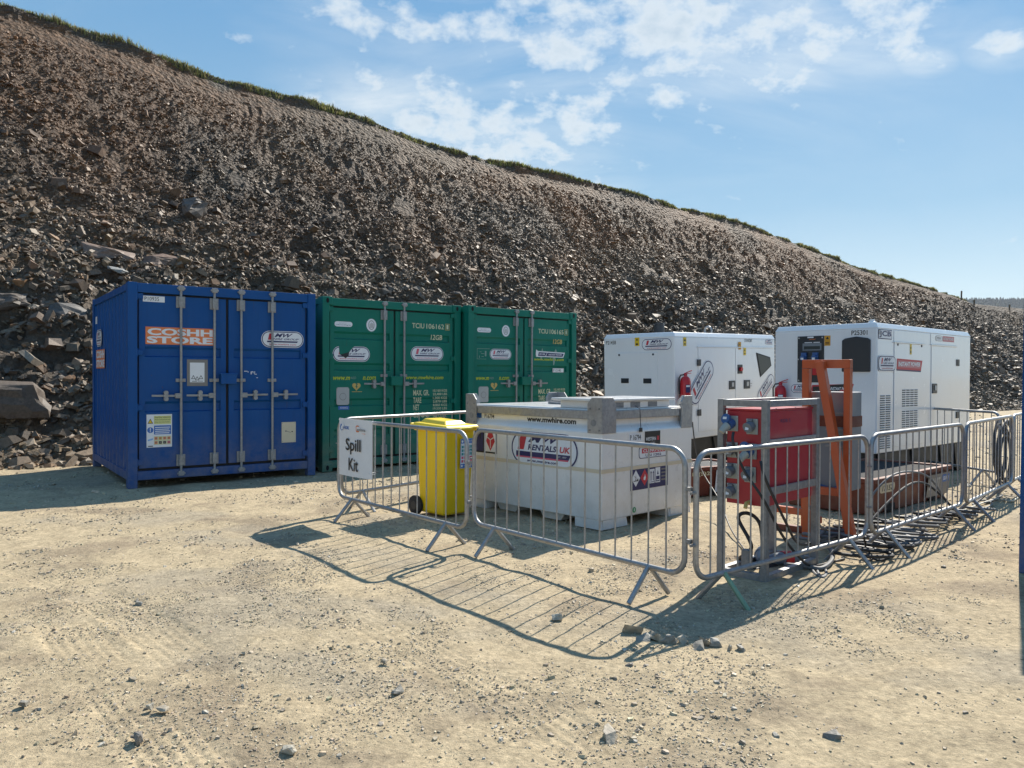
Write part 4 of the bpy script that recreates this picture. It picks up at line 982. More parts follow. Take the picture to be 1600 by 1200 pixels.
d = dr_().rect(.40, .80, .60, .885, 's_white'); d.text('P 16794', .415, .818, .585, .868, 's_black', 1, .01); d.build('number_plate', tank)
d = dr_().rect(.65, .728, .905, .893, 's_black'); d.rect(.65, .728, .905, .748, 's_red', 1); d.text('WESTERN', .665, .80, .83, .835, 's_white', 1, .02); d.poly([(.85, .80), (.885, .80), (.885, .85), (.868, .835), (.85, .85)], 's_red', 1); d.text('GLOBAL', .74, .77, .82, .785, 's_white', 1); d.build('maker_sign', tank)
d = dr_().rrect(.555, .63, 1.02, .745, .03, 's_navy'); d.rrect(.562, .637, 1.013, .738, .028, 's_white', 1); d.rect(.60, .68, .99, .728, 's_red', 2); d.text('CL. NO LTD', .62, .688, .975, .72, 's_white', 3, .02); d.text('UN 1202', .66, .645, .92, .67, 's_navy', 2, .02); d.build('red_label', tank)
d = dr_().rect(.425, .33, 1.04, .555, 's_navy')
for u, c in ((.508, 's_white'), (.648, 's_red')):
    d.poly([(u - .068, .442), (u, .362), (u + .068, .442), (u, .525)], c, 1)
d.poly([(.47, .415), (.545, .415), (.545, .422), (.47, .422)], 's_black', 2); d.poly([(.50, .42), (.508, .48), (.515, .42)], 's_black', 2); d.poly([(.50, .45), (.48, .47), (.50, .46)], 's_black', 2); d.poly([(.52, .42), (.54, .445), (.55, .42)], 's_black', 2)
d.poly([(.63, .42), (.655, .415), (.668, .44), (.65, .48), (.648, .455), (.632, .445)], 's_white', 2)
d.rect(.728, .375, .812, .515, 's_white', 1)
for u in (.745, .782): d.rect(u, .40, u + .013, .48, 's_navy', 2); d.poly([(u - .008, .475), (u + .021, .475), (u + .0065, .502)], 's_navy', 2)
d.rect(.738, .385, .802, .391, 's_navy', 2)
d.rect(.825, .375, .905, .525, 's_white', 1); d.rect(.835, .385, .895, .44, 's_navy', 2); d.poly([(.85, .455), (.88, .455), (.865, .50)], 's_navy', 2); d.rect(.842, .395, .888, .405, 's_white', 3)
for i in range(4): d.rect(.925, .39 + i * .035, 1.02, .405 + i * .035, 's_grey', 1)
d.build('transport_label', tank)
d = dr_().disc(.487, .142, .028, 's_green', 0, 16); d.rect(.482, .128, .492, .156, 's_white', 1); d.build('green_dot', tank)

# ------------------------------------------------------------------ yellow wheelie bin
wb = thing('wheelie_bin', 'yellow two-wheeled bin with a spill instructions sticker behind the left barrier', 'bin', (-.673, 7.655, 0), R(45))
# local x runs along the sticker face (front), local y runs back along the left side
m = MB(); W0, W1, D0, D1 = .345, .40, .40, .46
c0 = lambda w, dd, z, ox, oy: [(ox, oy, z), (ox + w, oy, z), (ox + w, oy + dd, z), (ox, oy + dd, z)]
b0, b1 = c0(W0, D0, .03, .0, .0), c0(W1, D1, .89, -.018, -.035)
m.add(b0 + b1, [(0, 3, 2, 1), (0, 1, 5, 4), (1, 2, 6, 5), (2, 3, 7, 6), (3, 0, 4, 7), (4, 5, 6, 7)]); m.build('body', 'yellow', wb, .03, 3)
m = MB(); m.box(-.034, .396, -.052, .445, .872, .905); m.build('rim', 'yellow', wb, .008)
m = MB(); lid = [(-.045, -.085, .905), (.407, -.085, .905), (.407, .47, .912), (-.045, .47, .912), (-.03, -.06, .935), (.392, -.06, .935), (.392, .45, .955), (-.03, .45, .955)]
m.hexa(lid); m.hexa([(.03, .02, .936), (.33, .02, .936), (.33, .43, .952), (.03, .43, .952), (.07, .07, .975), (.29, .07, .975), (.29, .40, .992), (.07, .40, .992)])
o = m.build('lid', 'yellowlid', wb, .012, 3)
m = MB(); m.box(.09, .27, -.125, -.086, .893, .915); m.build('lid_grip', 'yellowlid', o, .006)
m = MB(); m.cyl((-.03, .50, .93), (.392, .50, .93), .016, 10)
for x0 in (-.01, .35): m.beam((x0 + .01, .44, .90), (x0 + .01, .50, .93), .025, .03)
m.build('handle', 'yellowlid', wb)
for x0 in (-.055, .375):
    m = MB(); m.lathe([(.045, x0), (.096, x0 + .006), (.10, x0 + .014), (.10, x0 + .04), (.096, x0 + .048), (.045, x0 + .054)], (0, .42, .10), 28, 0, 'x'); o = m.build('wheel', 'tyre', wb)
    m = MB(); m.lathe([(.042, x0 - .003), (.042, x0 + .057)], (0, .42, .10), 18, 0, 'x'); m.build('hub', 'dark', o)
MB().cyl((-.02, .42, .10), (.39, .42, .10), .012, 8).build('axle', 'dark', wb)
d = Decal((0, -.0285, 0), (1, 0, 0), (0, -.0407, 1)); z0 = .47
d.rect(.165, .50, .335, .80, 's_lightblue'); d.rect(.17, .505, .33, .795, 's_white', 1); d.rect(.17, .752, .33, .795, 's_blue', 2); d.text('SPILL KIT', .21, .765, .32, .785, 's_white', 3, .02); d.disc(.186, .773, .013, 's_white', 3, 12)
for i, c in enumerate(('s_teal', 's_teal', 's_teal', 's_pink', 's_pink')):
    v = .715 - .036 * i; d.rect(.215, v - .012, .325, v + .014, c, 2); d.rect(.178, v - .012, .205, v + .014, c, 2)
    for j in range(2): d.rect(.222, v - .006 + j * .01, .31 - .02 * j, v - .002 + j * .01, 's_white', 3)
d.rect(.17, .505, .33, .545, 's_blue', 2); d.disc(.186, .525, .013, 's_white', 3, 12); d.text('In case of spill', .21, .518, .32, .533, 's_white', 3); d.build('instruction_sticker', wb)

# ------------------------------------------------------------------ generators
def gen_base(t, W, D, zt):
    m = MB(); m.box(.05, W - .05, .06, D - .06, .14, zt - .002); m.build('base_frame', 'black', t, .008)
    for y0 in (.12, D * .36, D * .66, D - .55):
        m = MB(); m.hexa([(.02, y0 + .10, .002), (W - .02, y0 + .10, .002), (W - .02, y0 + .32, .002), (.02, y0 + .32, .002), (.02, y0 - .02, zt - .01), (W - .02, y0 - .02, zt - .01), (W - .02, y0 + .44, zt - .01), (.02, y0 + .44, zt - .01)]); m.build('skid_foot', 'black', t, .008)
def gen_body(t, W, D, zb, zt):
    m = MB(); m.box(0, W, 0, D, zb, zt - .07); m.build('canopy', 'whitegen', t, .018, 3)
    m = MB(); i = .0
    m.hexa([(-.006, -.006, zt - .075), (W + .006, -.006, zt - .075), (W + .006, D + .006, zt - .075), (-.006, D + .006, zt - .075), (.03, .03, zt), (W - .03, .03, zt), (W - .03, D - .03, zt), (.03, D - .03, zt)])
    m.build('roof', 'whitegen', t, .012, 3)
def gdoor(t, face, u0, u1, z0, z1, name='service_door'):
    W, = face[:1]; m = MB()
    if face[1] == 'R': m.box(W - .004, W + .007, u0, u1, z0, z1)
    else: m.box(u0, u1, -.007, .004, z0, z1)
    return m.build(name, 'whitegen', t, .004)
def louvers(par, O, U, u0, u1, z0, z1, cols, rows, depth=.006):
    U = Vector(U); N = U.cross(Vector((0, 0, 1))); O = Vector(O); m = MB(); g = .22
    cw, rh = (u1 - u0) / cols, (z1 - z0) / rows
    for i in range(cols):
        for j in range(rows):
            a, b = u0 + cw * (i + .5 * g * .8), u0 + cw * (i + 1 - .5 * g * .8); c, e = z0 + rh * (j + .24), z0 + rh * (j + .78)
            P = [O + U * q + Vector((0, 0, z)) + N * l for q, z, l in ((a, c, .002), (b, c, .002), (b, e, .002), (a, e, .002))]
            m.add(P, [(0, 1, 2, 3)], 0)  # slot shade painted as a flat dark quad
            Q = [O + U * q + Vector((0, 0, z)) + N * l for q, z, l in ((a, e - .002, .002), (b, e - .002, .002), (b, c + (e - c) * .62, .012), (a, c + (e - c) * .62, .012))]
            m.add(Q, [(0, 1, 2, 3)], 1)
    return m.build('louvre', ['hole_shade', 'whitegen'], par)
a2 = 40.8; W2, D2 = 1.45, 3.28
g2x, g2y = 4.722 + W2 * math.cos(R(a2 + 90)), 9.961 + W2 * math.sin(R(a2 + 90))
gen2 = thing('generator', 'large white generator with a black control panel window, standing right behind the orange stand', 'generator', (g2x, g2y, 0), R(a2 - 90))
gen_base(gen2, W2, D2, .44); gen_body(gen2, W2, D2, .437, 2.147)
def f2(): return Decal((W2, 0, 0), (1, 0, 0))      # u = minus distance from the near edge
def r2(): return Decal((W2, 0, 0), (0, 1, 0), lift=.004)
m = MB(); m.box(W2 - 1.098, W2 - .713, -.012, .004, 1.36, 2.0); cp = m.build('control_panel', 'dark', gen2, .006)
d = Decal((W2, -.012, 0), (1, 0, 0)); d.rect(-1.02, 1.80, -.745, 1.90, 'cabinet'); d.rect(-1.0, 1.815, -.765, 1.86, 'glass', 1); d.build('display', cp)
d = Decal((W2, -.012, 0), (1, 0, 0)); d.rect(-.95, 1.972, -.86, 1.992, 's_white'); d.text('INSTANT', -.92, 1.945, -.83, 1.96, 's_orange', 1, .02); d.build('panel_label', cp)
for u, z in ((-1.075, 1.975), (-.735, 1.975), (-1.075, 1.385), (-.735, 1.385), (-1.085, 1.68)): d = Decal((W2, -.012, 0), (1, 0, 0)); d.disc(u, z, .011, 's_alu', 0, 10); d.build('screw', cp)
d = Decal((W2, -.012, 0), (1, 0, 0))
d.rect(-.99, 1.905, -.88, 1.915, 's_white'); d.rect(-.86, 1.905, -.77, 1.915, 's_white')
d.build('display_caption', cp)
for u in (-.985, -.82):
    m = MB(); x = W2 + u; m.box(x - .04, x + .035, -.05, -.0125, 1.66, 1.77); m.lathe([(.034, -.09), (.034, -.05)], (x, 0, 1.70), 14, 0, 'y'); o = m.build('socket', 'cee_blue', cp, .004)
    d = Decal((x, -.0905, 1.68), (1, 0, 0)); d.rect(-.02, -.008, .02, .02, 's_white'); d.build('socket_label', o)
for u in (-.97, -.83):
    m = MB(); x = W2 + u; m.box(x - .03, x + .03, -.045, -.0125, 1.46, 1.56); m.build('socket', 'redext' if u > -.9 else 'cee_grey', cp, .004)
d = f2().rect(-.71, 1.86, -.625, 1.998, 's_amber'); d.poly([(-.69, 1.95), (-.645, 1.95), (-.667, 1.985)], 's_black', 1); d.rect(-.695, 1.88, -.64, 1.89, 's_black', 1); d.rect(-.695, 1.90, -.64, 1.91, 's_black', 1); d.build('warning_sticker', gen2)
m = MB(); pts = [(-.461, 1.505), (-.08, 1.505), (-.08, 1.925), (-.12, 1.948), (-.27, 1.972), (-.42, 1.95), (-.461, 1.925)]
m.prism([(W2 + u, z) for u, z in pts], 'y', -.022, .002); m.build('access_cover', 'dark', gen2, .012)
d = f2(); d.text('P25301', -.338, 1.99, -.126, 2.052, 's_black', 0, .012); d.build('number_lettering', gen2)
d = f2(); hire_logo(d, -1.20, 1.205, -.88, 1.335); d.poly([(-.90, 1.215), (-.33, 1.235), (-.30, 1.345), (-.88, 1.325)], 's_red', 0); d.poly([(-.87, 1.225), (-.50, 1.245), (-.34, 1.35), (-.87, 1.30)], 's_black', 1); d.text('INSTANT POWER', -.62, 1.255, -.34, 1.30, 's_white', 2, .02, .3); d.build('banner_sticker', gen2)
louvers(gen2, (W2, 0, 0), (1, 0, 0), -.40, -.30, .50, 1.205, 1, 24)
m = MB(); m.box(W2 + .001, W2 + .0085, .50, 1.48, .50, 1.895); sd = m.build('service_door', 'whitegen', gen2, .004)
m = MB(); m.box(W2 + .001, W2 + .0085, 1.735, 2.70, .50, 1.89); sd2 = m.build('service_door', 'whitegen', gen2, .004)
for y0, y1 in ((.47, 1.50), (1.70, 2.71)): m = MB(); m.box(W2, W2 + .022, y0, y1, 1.897, 1.912); m.build('drip_strip', 'whitegen', gen2, .003)
for y0, y1 in ((.49, 1.49), (1.71, 2.70)): m = MB(); m.box(W2 + .001, W2 + .006, y0, y1, 1.915, 2.065); m.build('top_panel', 'whitegen', gen2, .003)
for y, z in ((.60, 1.875), (1.38, 1.875)): m = MB(); m.lathe([(.016, W2 + .008), (.016, W2 + .016)], (0, y, z), 10, 0, 'x'); m.build('latch', 'dark', sd)
d = r2().rect(.024, 1.935, .425, 2.06, 's_navy'); d.rect(.036, 1.945, .413, 2.05, 's_white', 1); d.text('JCB', .05, 1.953, .40, 2.042, 's_navy', 2, .03); d.poly([(.036, 1.99), (.09, 1.99), (.09, 2.05), (.036, 2.05)], 's_ochre', 1); d.build('maker_badge', gen2)
d = Decal((W2 + .0085, 0, 0), (0, 1, 0)); d.rect(.985, 1.75, 1.045, 1.893, 's_yellow'); d.rect(1.0, 1.77, 1.03, 1.80, 's_black', 1); d.rect(1.0, 1.83, 1.03, 1.85, 's_black', 1); d.build('warning_sticker', sd)
d = Decal((W2 + .0085, 0, 0), (0, 1, 0)); hire_logo(d, .012, 1.515, .535, 1.72, square=True); d.build('logo_sticker', gen2)
d = Decal((W2 + .0085, 0, 0), (0, 1, 0)); d.poly([(.565, 1.54), (1.36, 1.525), (1.41, 1.67), (.575, 1.688)], 's_red'); d.poly([(.565, 1.525), (1.355, 1.508), (1.36, 1.528), (.565, 1.543)], 's_navy', 1); d.poly([(.60, 1.57), (1.33, 1.558), (1.36, 1.65), (.60, 1.665)], 's_fadedred', 1); d.text('INSTANT POWER', .62, 1.585, 1.33, 1.645, 's_white', 2, .035, .1); d.build('banner_sticker', sd)
d = Decal((W2 + .006, 0, 0), (0, 1, 0)); d.rect(2.14, 1.965, 2.58, 2.045, 's_fadedred'); d.text('INSTANT POWER', 2.17, 1.985, 2.55, 2.025, 's_white', 1, .02); d.rrect(1.88, 1.965, 2.11, 2.045, .03, 's_grey', 0); d.rrect(1.885, 1.97, 2.105, 2.04, .03, 's_white', 1); d.text('MW', 1.92, 1.99, 2.07, 2.025, 's_grey', 2); d.build('faded_banner', gen2)
louvers(gen2, (W2 + .001, 0, 0), (0, 1, 0), .082, .42, .49, 1.205, 2, 24); louvers(sd, (W2 + .0085, 0, 0), (0, 1, 0), .735, 1.27, 1.03, 1.275, 4, 8); louvers(sd, (W2 + .0085, 0, 0), (0, 1, 0), .735, 1.27, .745, .985, 4, 8)
def latch_handle(par, x, y0, y1, z0, z1):
    m = MB(); m.box(x, x + .014, y0, y1, z0, z1); o = m.build('handle', 'dark', par, .004)
    m = MB(); yc = (y0 + y1) / 2; m.box(x + .0145, x + .024, yc - (y1 - y0) * .16, yc + (y1 - y0) * .2, z0 + (z1 - z0) * .3, z1 - (z1 - z0) * .2); m.build('lever', 's_alu', o, .003)
latch_handle(sd2, W2 + .0087, 1.765, 1.92, 1.205, 1.345)
for z in (1.66, .865): m = MB(); m.box(W2 + .002, W2 + .022, 2.675, 2.775, z - .05, z + .05); m.build('hinge', 'dark', gen2, .004)
m = MB(); m.lathe([(.05, 0), (.05, .02), (.03, .03), (.03, .05)], (W2 - .12, .12, 2.145), 16); m.build('lifting_cap', 'whitegen', gen2)
m = MB(); m.lathe([(.075, 2.14), (.075, 2.21)], (.5, 2.6, 0), 18); m.build('exhaust', 'galvdull', gen2)

a1 = 44.0; W1, D1g = 1.35, 3.1
g1x, g1y = 2.45 + W1 * math.cos(R(a1 + 90)), 11.5 + W1 * math.sin(R(a1 + 90))
gen1 = thing('generator', 'white generator farther back with a dark side window and a red extinguisher on its corner', 'generator', (g1x, g1y, 0), R(a1 - 90))
gen1.rotation_euler = (R(1.35), 0, R(a1 - 90))
gen_base(gen1, W1, D1g, .46); gen_body(gen1, W1, D1g, .462, 2.10)
def f1(): return Decal((W1, 0, 0), (1, 0, 0))
def r1(l=0.): return Decal((W1 + l, 0, 0), (0, 1, 0), lift=.004)
d = f1(); d.text('P21458', -1.30, 1.94, -1.10, 2.0, 's_black', 0, .01); d.build('number_lettering', gen1)
d = f1().rect(-.729, 1.905, -.642, 2.035, 's_yellow'); d.rect(-.71, 1.92, -.665, 1.945, 's_black', 1); d.poly([(-.71, 1.99), (-.66, 1.99), (-.685, 2.02)], 's_black', 1); d.build('warning_sticker', gen1)
d = f1(); hire_logo(d, -.598, 1.83, -.043, 2.012); d.build('logo_sticker', gen1)
m = MB(); m.box(W1 - 1.098, W1 - .304, -.009, .0, .56, 1.80); pd = m.build('access_panel', 'whitegen', gen1, .004)
for u in (-.92, -.49): m = MB(); m.box(W1 + u - .075, W1 + u + .075, -.016, -.0092, 1.325, 1.402); m.build('latch', 'dark', pd, .004)
for u in (-1.03, -.38): m = MB(); m.lathe([(.016, -.016), (.016, -.0092)], (W1 + u, 0, 1.77), 10, 0, 'y'); m.build('screw', 'dark', pd)
d = r1().rect(.228, 1.89, .31, 2.02, 's_yellow'); d.rect(.245, 1.91, .29, 1.93, 's_black', 1); d.rect(.245, 1.96, .29, 1.99, 's_black', 1); d.build('warning_sticker', gen1)
m = MB(); m.box(W1 + .001, W1 + .0085, .63, 1.73, .56, 1.865); s1 = m.build('service_door', 'whitegen', gen1, .004)
m = MB(); m.box(W1 + .001, W1 + .0085, 1.745, 3.0, .56, 1.865); s2 = m.build('service_door', 'whitegen', gen1, .004)
m = MB(); m.box(W1, W1 + .02, .60, 3.05, 1.87, 1.884); m.build('drip_strip', 'whitegen', gen1, .003)
for z in (1.635, .86): m = MB(); m.box(W1 + .0087, W1 + .024, .595, .685, z - .05, z + .05); m.build('hinge', 'dark', s1, .004)
latch_handle(s1, W1 + .0087, 1.525, 1.705, 1.19, 1.33); latch_handle(s2, W1 + .0087, 2.0, 2.19, 1.185, 1.33)
d = r1(.0085).rect(2.205, 1.20, 2.27, 1.32, 's_white'); d.rect(2.215, 1.22, 2.26, 1.23, 's_grey', 1); d.rect(2.215, 1.26, 2.26, 1.27, 's_grey', 1); d.build('small_label', s2)
m = MB(); m.box(W1 + .0087, W1 + .02, 1.80, 1.95, 1.44, 1.59); es = m.build('emergency_stop', 'dark', s2, .012); m = MB(); m.lathe([(.035, W1 + .021), (.035, W1 + .05)], (0, 1.875, 1.515), 16, 0, 'x'); m.build('stop_button', 'redext', es)
m = MB(); q = [(2.41, 1.79), (2.90, 1.71), (2.945, 1.56), (2.55, 1.365)]; m.prism(q, 'x', W1 + .0087, W1 + .016); wf = m.build('window_frame', 'seal', s2, .01)
cu, cz = 2.70, 1.61; m = MB(); m.prism([(cu + (a - cu) * .88, cz + (b - cz) * .86) for a, b in q], 'x', W1 + .0162, W1 + .019); m.build('pane', 'glass', wf)
d = r1(.0085); d.rot = (.72, 1.33, R(45)); hire_logo(d, .72 - .42, 1.33 - .16, .72 + .42, 1.33 + .16); d.build('logo_sticker', s1)
d = r1(.0085); d.rot = (2.75, 1.17, R(36)); hire_logo(d, 2.75 - .34, 1.17 - .12, 2.75 + .34, 1.17 + .12); d.build('logo_sticker', s2)
for u, z in ((1.83, 1.84), (1.99, 1.745)): d = r1(.0085); d.rect(u, z, u + .085, z + .125, 's_yellow' if u > 1.9 else 's_amber'); d.rect(u + .02, z + .02, u + .065, z + .035, 's_black', 1); d.poly([(u + .02, z + .07), (u + .065, z + .07), (u + .043, z + .105)], 's_black', 1); d.build('warning_sticker', s2)
d = r1(); d.text('STANDBY', 2.04, 1.965, 2.30, 2.02, 's_black', 0); d.build('lettering', gen1)
d = r1(); hire_logo(d, 2.75, 1.93, 3.02, 2.02); d.build('logo_sticker', gen1)
m = MB(); m.tube([(W1 - .2 + .065 * math.cos(a), 1.25, 2.145 + .07 * math.sin(a)) for a in np.linspace(0, 6.28, 17)[:-1]], .016, 8, True); m.lathe([(.05, 2.09), (.05, 2.105)], (W1 - .2, 1.25, 0), 14); m.build('lifting_eye', 'galv', gen1)
m = MB(); m.lathe([(.085, 2.09), (.085, 2.26), (.10, 2.265), (.10, 2.29)], (.55, .75, 0), 18); m.build('exhaust', 'dark', gen1)

# fire extinguishers
def extinguisher(label, loc, rot=0.):
    t = thing('fire_extinguisher', label, 'extinguisher', loc, rot, 'red fire extinguishers on the generators')
    m = MB(); m.lathe([(.066, 0), (.078, .012), (.08, .03), (.08, .33), (.07, .375), (.045, .405), (.028, .415)], (0, 0, 0), 22); m.build('cylinder', 'redext', t)
    m = MB(); m.lathe([(.026, .416), (.026, .45), (.018, .46)], (0, 0, 0), 14); m.beam((-.02, 0, .455), (.10, 0, .50), .02, .012); m.beam((-.02, 0, .45), (.09, 0, .462), .02, .01); m.build('valve', 'redext', t)
    m = MB(); m.tube([(-.02, 0, .44), (-.075, .01, .43), (-.10, .01, .38), (-.098, .01, .28), (-.092, .01, .14)], .011, 8); m.build('hose', 'cable', t)
    d = Decal((0, -.0805, 0), (1, 0, 0)); d.rect(-.035, .17, .035, .29, 's_navy'); d.rect(-.03, .255, .03, .28, 's_white', 1); d.build('label_patch', t)
    return t
cu_ = lambda g, x, y, z: g.matrix_world @ Vector((x, y, z))
bpy.context.view_layer.update()
p = cu_(gen1, W1 + .090, .14, 1.02); extinguisher('red fire extinguisher hung on the corner of the farther generator', p, R(a1 - 30))
p = cu_(gen2, W2 - 1.30, -.10, .90); extinguisher('red fire extinguisher with yellow tag at the left edge of the larger generator', p, R(a2 - 60))
# hanger brackets belong to the generators
MB().box(W1 + .002, W1 + .03, .10, .24, 1.24, 1.28).build('extinguisher_bracket', 'dark', gen1, .003); MB().box(W1 + .002, W1 + .16, .10, .24, 1.004, 1.016).build('extinguisher_shelf', 'dark', gen1, .003)
MB().box(W2 - 1.38, W2 - 1.22, -.20, .004, .885, .897).build('extinguisher_shelf', 'dark', gen2, .003)

# ------------------------------------------------------------------ red distribution board in its galvanised frame
fa = 44.5; FWd, FL, FH = .385, .835, 1.277
fx, fy = 1.758 + FWd * math.cos(R(fa + 90)), 5.295 + FWd * math.sin(R(fa + 90))
db = thing('distribution_board', 'red electrical distribution board with sockets inside an open galvanised stand', 'distribution board', (fx, fy, 0), R(fa - 90))
s = .046
for x0, y0 in ((0, 0), (FWd - s, 0), (FWd - s, FL - s), (0, FL - s)):
    MB().box(x0, x0 + s, y0, y0 + s, .002, FH).build('post', 'galvdull', db, .004)
for z0 in (.012, FH - .05):
    for y0 in (.004, FL - s + .004): MB().box(s, FWd - s, y0, y0 + .044, z0, z0 + .046).build('rail', 'galvdull', db, .003)
    for x0 in (.004, FWd - s + .004): MB().box(x0, x0 + .044, s, FL - s, z0, z0 + .046).build('rail', 'galv', db, .003)
for z0 in (.61, .945): MB().box(FWd - .020, FWd - .004, s, FL - s, z0, z0 + .055).build('cross_strut', 'galv', db, .003)
MB().box(FWd * .5 - .03, FWd * .5 + .03, .06, .12, .06, .20).build('rail', 'galvdull', db, .003)
bxm = MB(); bxm.box(.058, FWd - .028, .035, FL - .07, .53, 1.195); rb = bxm.build('cabinet', 'red', db, .005)
m = MB(); m.box(.046, FWd - .024, .028, FL - .06, 1.196, 1.210); m.build('cabinet_top', 'red', db, .003)
def cee(u, z, colr, plug=False):
    x = FWd * .5 + u; q = MB(); q.box(x - .042, x + .045, .026, .0345, z - .058, z + .052); o = q.build('socket', 'cee_plate', rb, .003)
    if plug:
        q = MB(); q.tube([(x - .002, .026, z + .0), (x - .006, -.012, z - .012), (x - .008, -.022, z - .016)], .034, 18, False, 0, .036); q.build('socket_body', colr, o)
        q = MB(); q.tube([(x - .02, -.010, z + .028), (x - .024, -.030, z + .034)], .036, 18); lo = q.build('socket_lid', colr, o)
        d = Decal((x - .024, -.031, z + .036), (1, 0, 0), (0, .3, 1)); d.rect(-.016, -.008, .014, .010, 's_white'); d.build('socket_label', o)
        q = MB(); q.tube([(x - .010, -.022, z - .016), (x - .022, -.052, z - .040), (x - .030, -.068, z - .062)], .030, 16, False, 0, .022); q.build('plug', 'cee_plate', o)
    else:
        q = MB(); q.tube([(x - .004, .026, z + .004), (x - .010, -.008, z - .008), (x - .012, -.018, z - .012)], .036, 18, False, 0, .038); q.build('socket_lid', colr, o)
        d = Decal((x - .012, -.0195, z - .016), (1, 0, 0), (0, .3, 1)); d.rect(-.013, -.010, .013, .012, 's_white'); d.build('socket_label', o)
        q = MB(); q.box(x - .022, x + .012, .0, .026, z + .034, z + .05); q.build('lid_hinge', colr, o, .002)
    for sx in (-.035, .04): q = MB(); q.lathe([(.006, .022), (.006, .026)], (x + sx, 0, z + .046), 8, 0, 'y'); q.build('screw', 's_alu', o)
for u, z, c, pl in ((-.105, 1.105, 'cee_blue', True), (.075, 1.09, 'cee_grey', False), (-.105, .915, 'cee_grey', False), (.065, .915, 'cee_blue', True), (-.105, .765, 'cee_grey', False), (.06, .75, 'cee_grey', False), (-.10, .62, 'cee_grey', False)): cee(u * .85, z, c, pl)
for y0 in (.2, .5, .7): q = MB(); q.lathe([(.006, 1.209), (.006, 1.214)], (FWd - .035, y0, 0), 8); q.build('screw', 's_alu', rb)
for i in range(7):
    z = .60 + i * .085; q = MB(); q.tube([(FWd * .4 + .02 * (i % 3), FL - .065, z), (FWd * .4 + .03, FL - .03, z + .02), (FWd * .5, FL - .028, z - .04)], .012, 7); q.build('rear_lead', 'cable', rb)
d = Decal((FWd - .028, 0, 0), (0, 1, 0)); d.text('RDB 5', .25, 1.11, .40, 1.135, 's_navy', 0); d.build('faint_lettering', rb)
MB().tube([(FWd * .5 + .05, .03, .555), (FWd * .5 + .05, -.02, .55), (FWd * .5 + .055, -.04, .52)], .014, 10).build('cable_gland', 's_ochre', rb)

# ------------------------------------------------------------------ orange stand with a grey cabinet
st = thing('cabinet_stand', 'orange steel A-shaped stand carrying a tall grey electrical cabinet', 'stand', (2.70, 7.17, 0), R(-45))
# local x: from the far post towards the near post; local y: backwards, where the cabinet hangs
SW = .44; SH = 1.595
MB().box(0, .066, 0, .066, .002, SH - .08).build('post', 'orange', st, .004); MB().box(SW - .056, SW, 0, .066, .002, SH - .08).build('post', 'orange', st, .004)
MB().box(0, SW, 0, .066, SH - .078, SH).build('top_bar', 'orange', st, .004)
MB().beam((.19, -.045, SH - .02), (.53, -.16, .02), .072, .072, 0, (0, 1, 0)).build('strut', 'orange', st, .004)
MB().box(.076, SW - .066, .005, .07, .36, .43).build('cross_bar', 'orange', st, .004)
MB().box(.15, .21, -.31, -.25, .002, .38).build('base_post', 'orange', st, .004)
MB().box(-.12, .149, -.305, -.255, .20, .26).build('base_rail', 'orange', st, .004)
MB().box(.155, .205, -.249, -.004, .10, .16).build('base_rail', 'orange', st, .004)
MB().box(-.25, .52, -.12, -.06, .004, .06).build('foot_bar', 'oxide', st, .004)
MB().box(.03, SW - .03, .10, .36, .40, 1.30).build('cabinet', 'cabinet', st, .008)
MB().box(.025, SW - .025, .095, .365, .98, 1.08).build('cabinet_band', 'oxide', st, .004)
for z in (.80, .95, 1.10): MB().box(.21, SW - .068, .03, .05, z, z + .018).build('rung', 'galvdull', st, .002)
MB().tube([(.10, .09, .44), (.25, .085, .41), (.42, .09, .47)], .012, 8).build('blue_lead', 'cee_blue', st)

# ------------------------------------------------------------------ orange drip trays
def tray(label, loc, rot, L_, W_, H_, txt, inner='dark'):
    t = thing('drip_tray', label, 'drip tray', loc, rot, 'orange drip trays under the generators'); e = .03
    m = MB(); m.hexa([(.04, .04, .002), (L_ - .04, .04, .002), (L_ - .04, W_ - .04, .002), (.04, W_ - .04, .002), (0, 0, H_ - .05), (L_, 0, H_ - .05), (L_, W_, H_ - .05), (0, W_, H_ - .05)]); m.build('body', 'oxide', t, .015, 3)
    m = MB(); m.box(-.02, L_ + .02, -.02, .05, H_ - .05, H_); m.box(-.02, L_ + .02, W_ - .05, W_ + .02, H_ - .05, H_); m.box(-.02, .05, .05, W_ - .05, H_ - .05, H_); m.box(L_ - .05, L_ + .02, .05, W_ - .05, H_ - .05, H_); m.build('rim', 'oxide', t, .01)
    MB().box(.051, L_ - .051, .051, W_ - .051, H_ - .049, H_ - .02).build('shaded_inside', inner, t)  # flat dark sheet painted for the shaded inside of the open tray
    for x0 in (.35, L_ - .55):
        m = MB(); m.box(x0, x0 + .2, .012, .06, .01, .09); m.build('fork_slot', 'hole_shade', t)  # dark block, painted for the shade in a fork slot
    return t
tr2 = tray('orange drip tray lying in front of the larger generator among the cables', (3.72, 7.90, 0), R(41), 2.05, 1.0, .385, '17152', 'hole_shade')
d = Decal((0, -.003, 0), (1, 0, 0), (0, -.12, 1)); d.rrect(.06, .235, .42, .335, .05, 's_beige', 0); d.text('17152', .12, .255, .37, .315, 's_black', 1, .02); d.build('number_plate', tr2)
d = Decal((0, .002, 0), (1, 0, 0), (0, -.12, 1)); d.rect(1.33, .06, 1.98, .32, 's_grey', 0); d.text('SMART', 1.37, .14, 1.68, .28, 's_alu', 1, .03); d.rect(1.74, .21, 1.95, .30, 's_blue', 1); d.text('BUND', 1.77, .23, 1.92, .28, 's_white', 2, .02); d.build('white_label', tr2)
tr1 = tray('orange drip tray on the ground between the fuel tank and the red board', (2.08, 9.05, 0), R(28), .95, .7, .36, '1752')
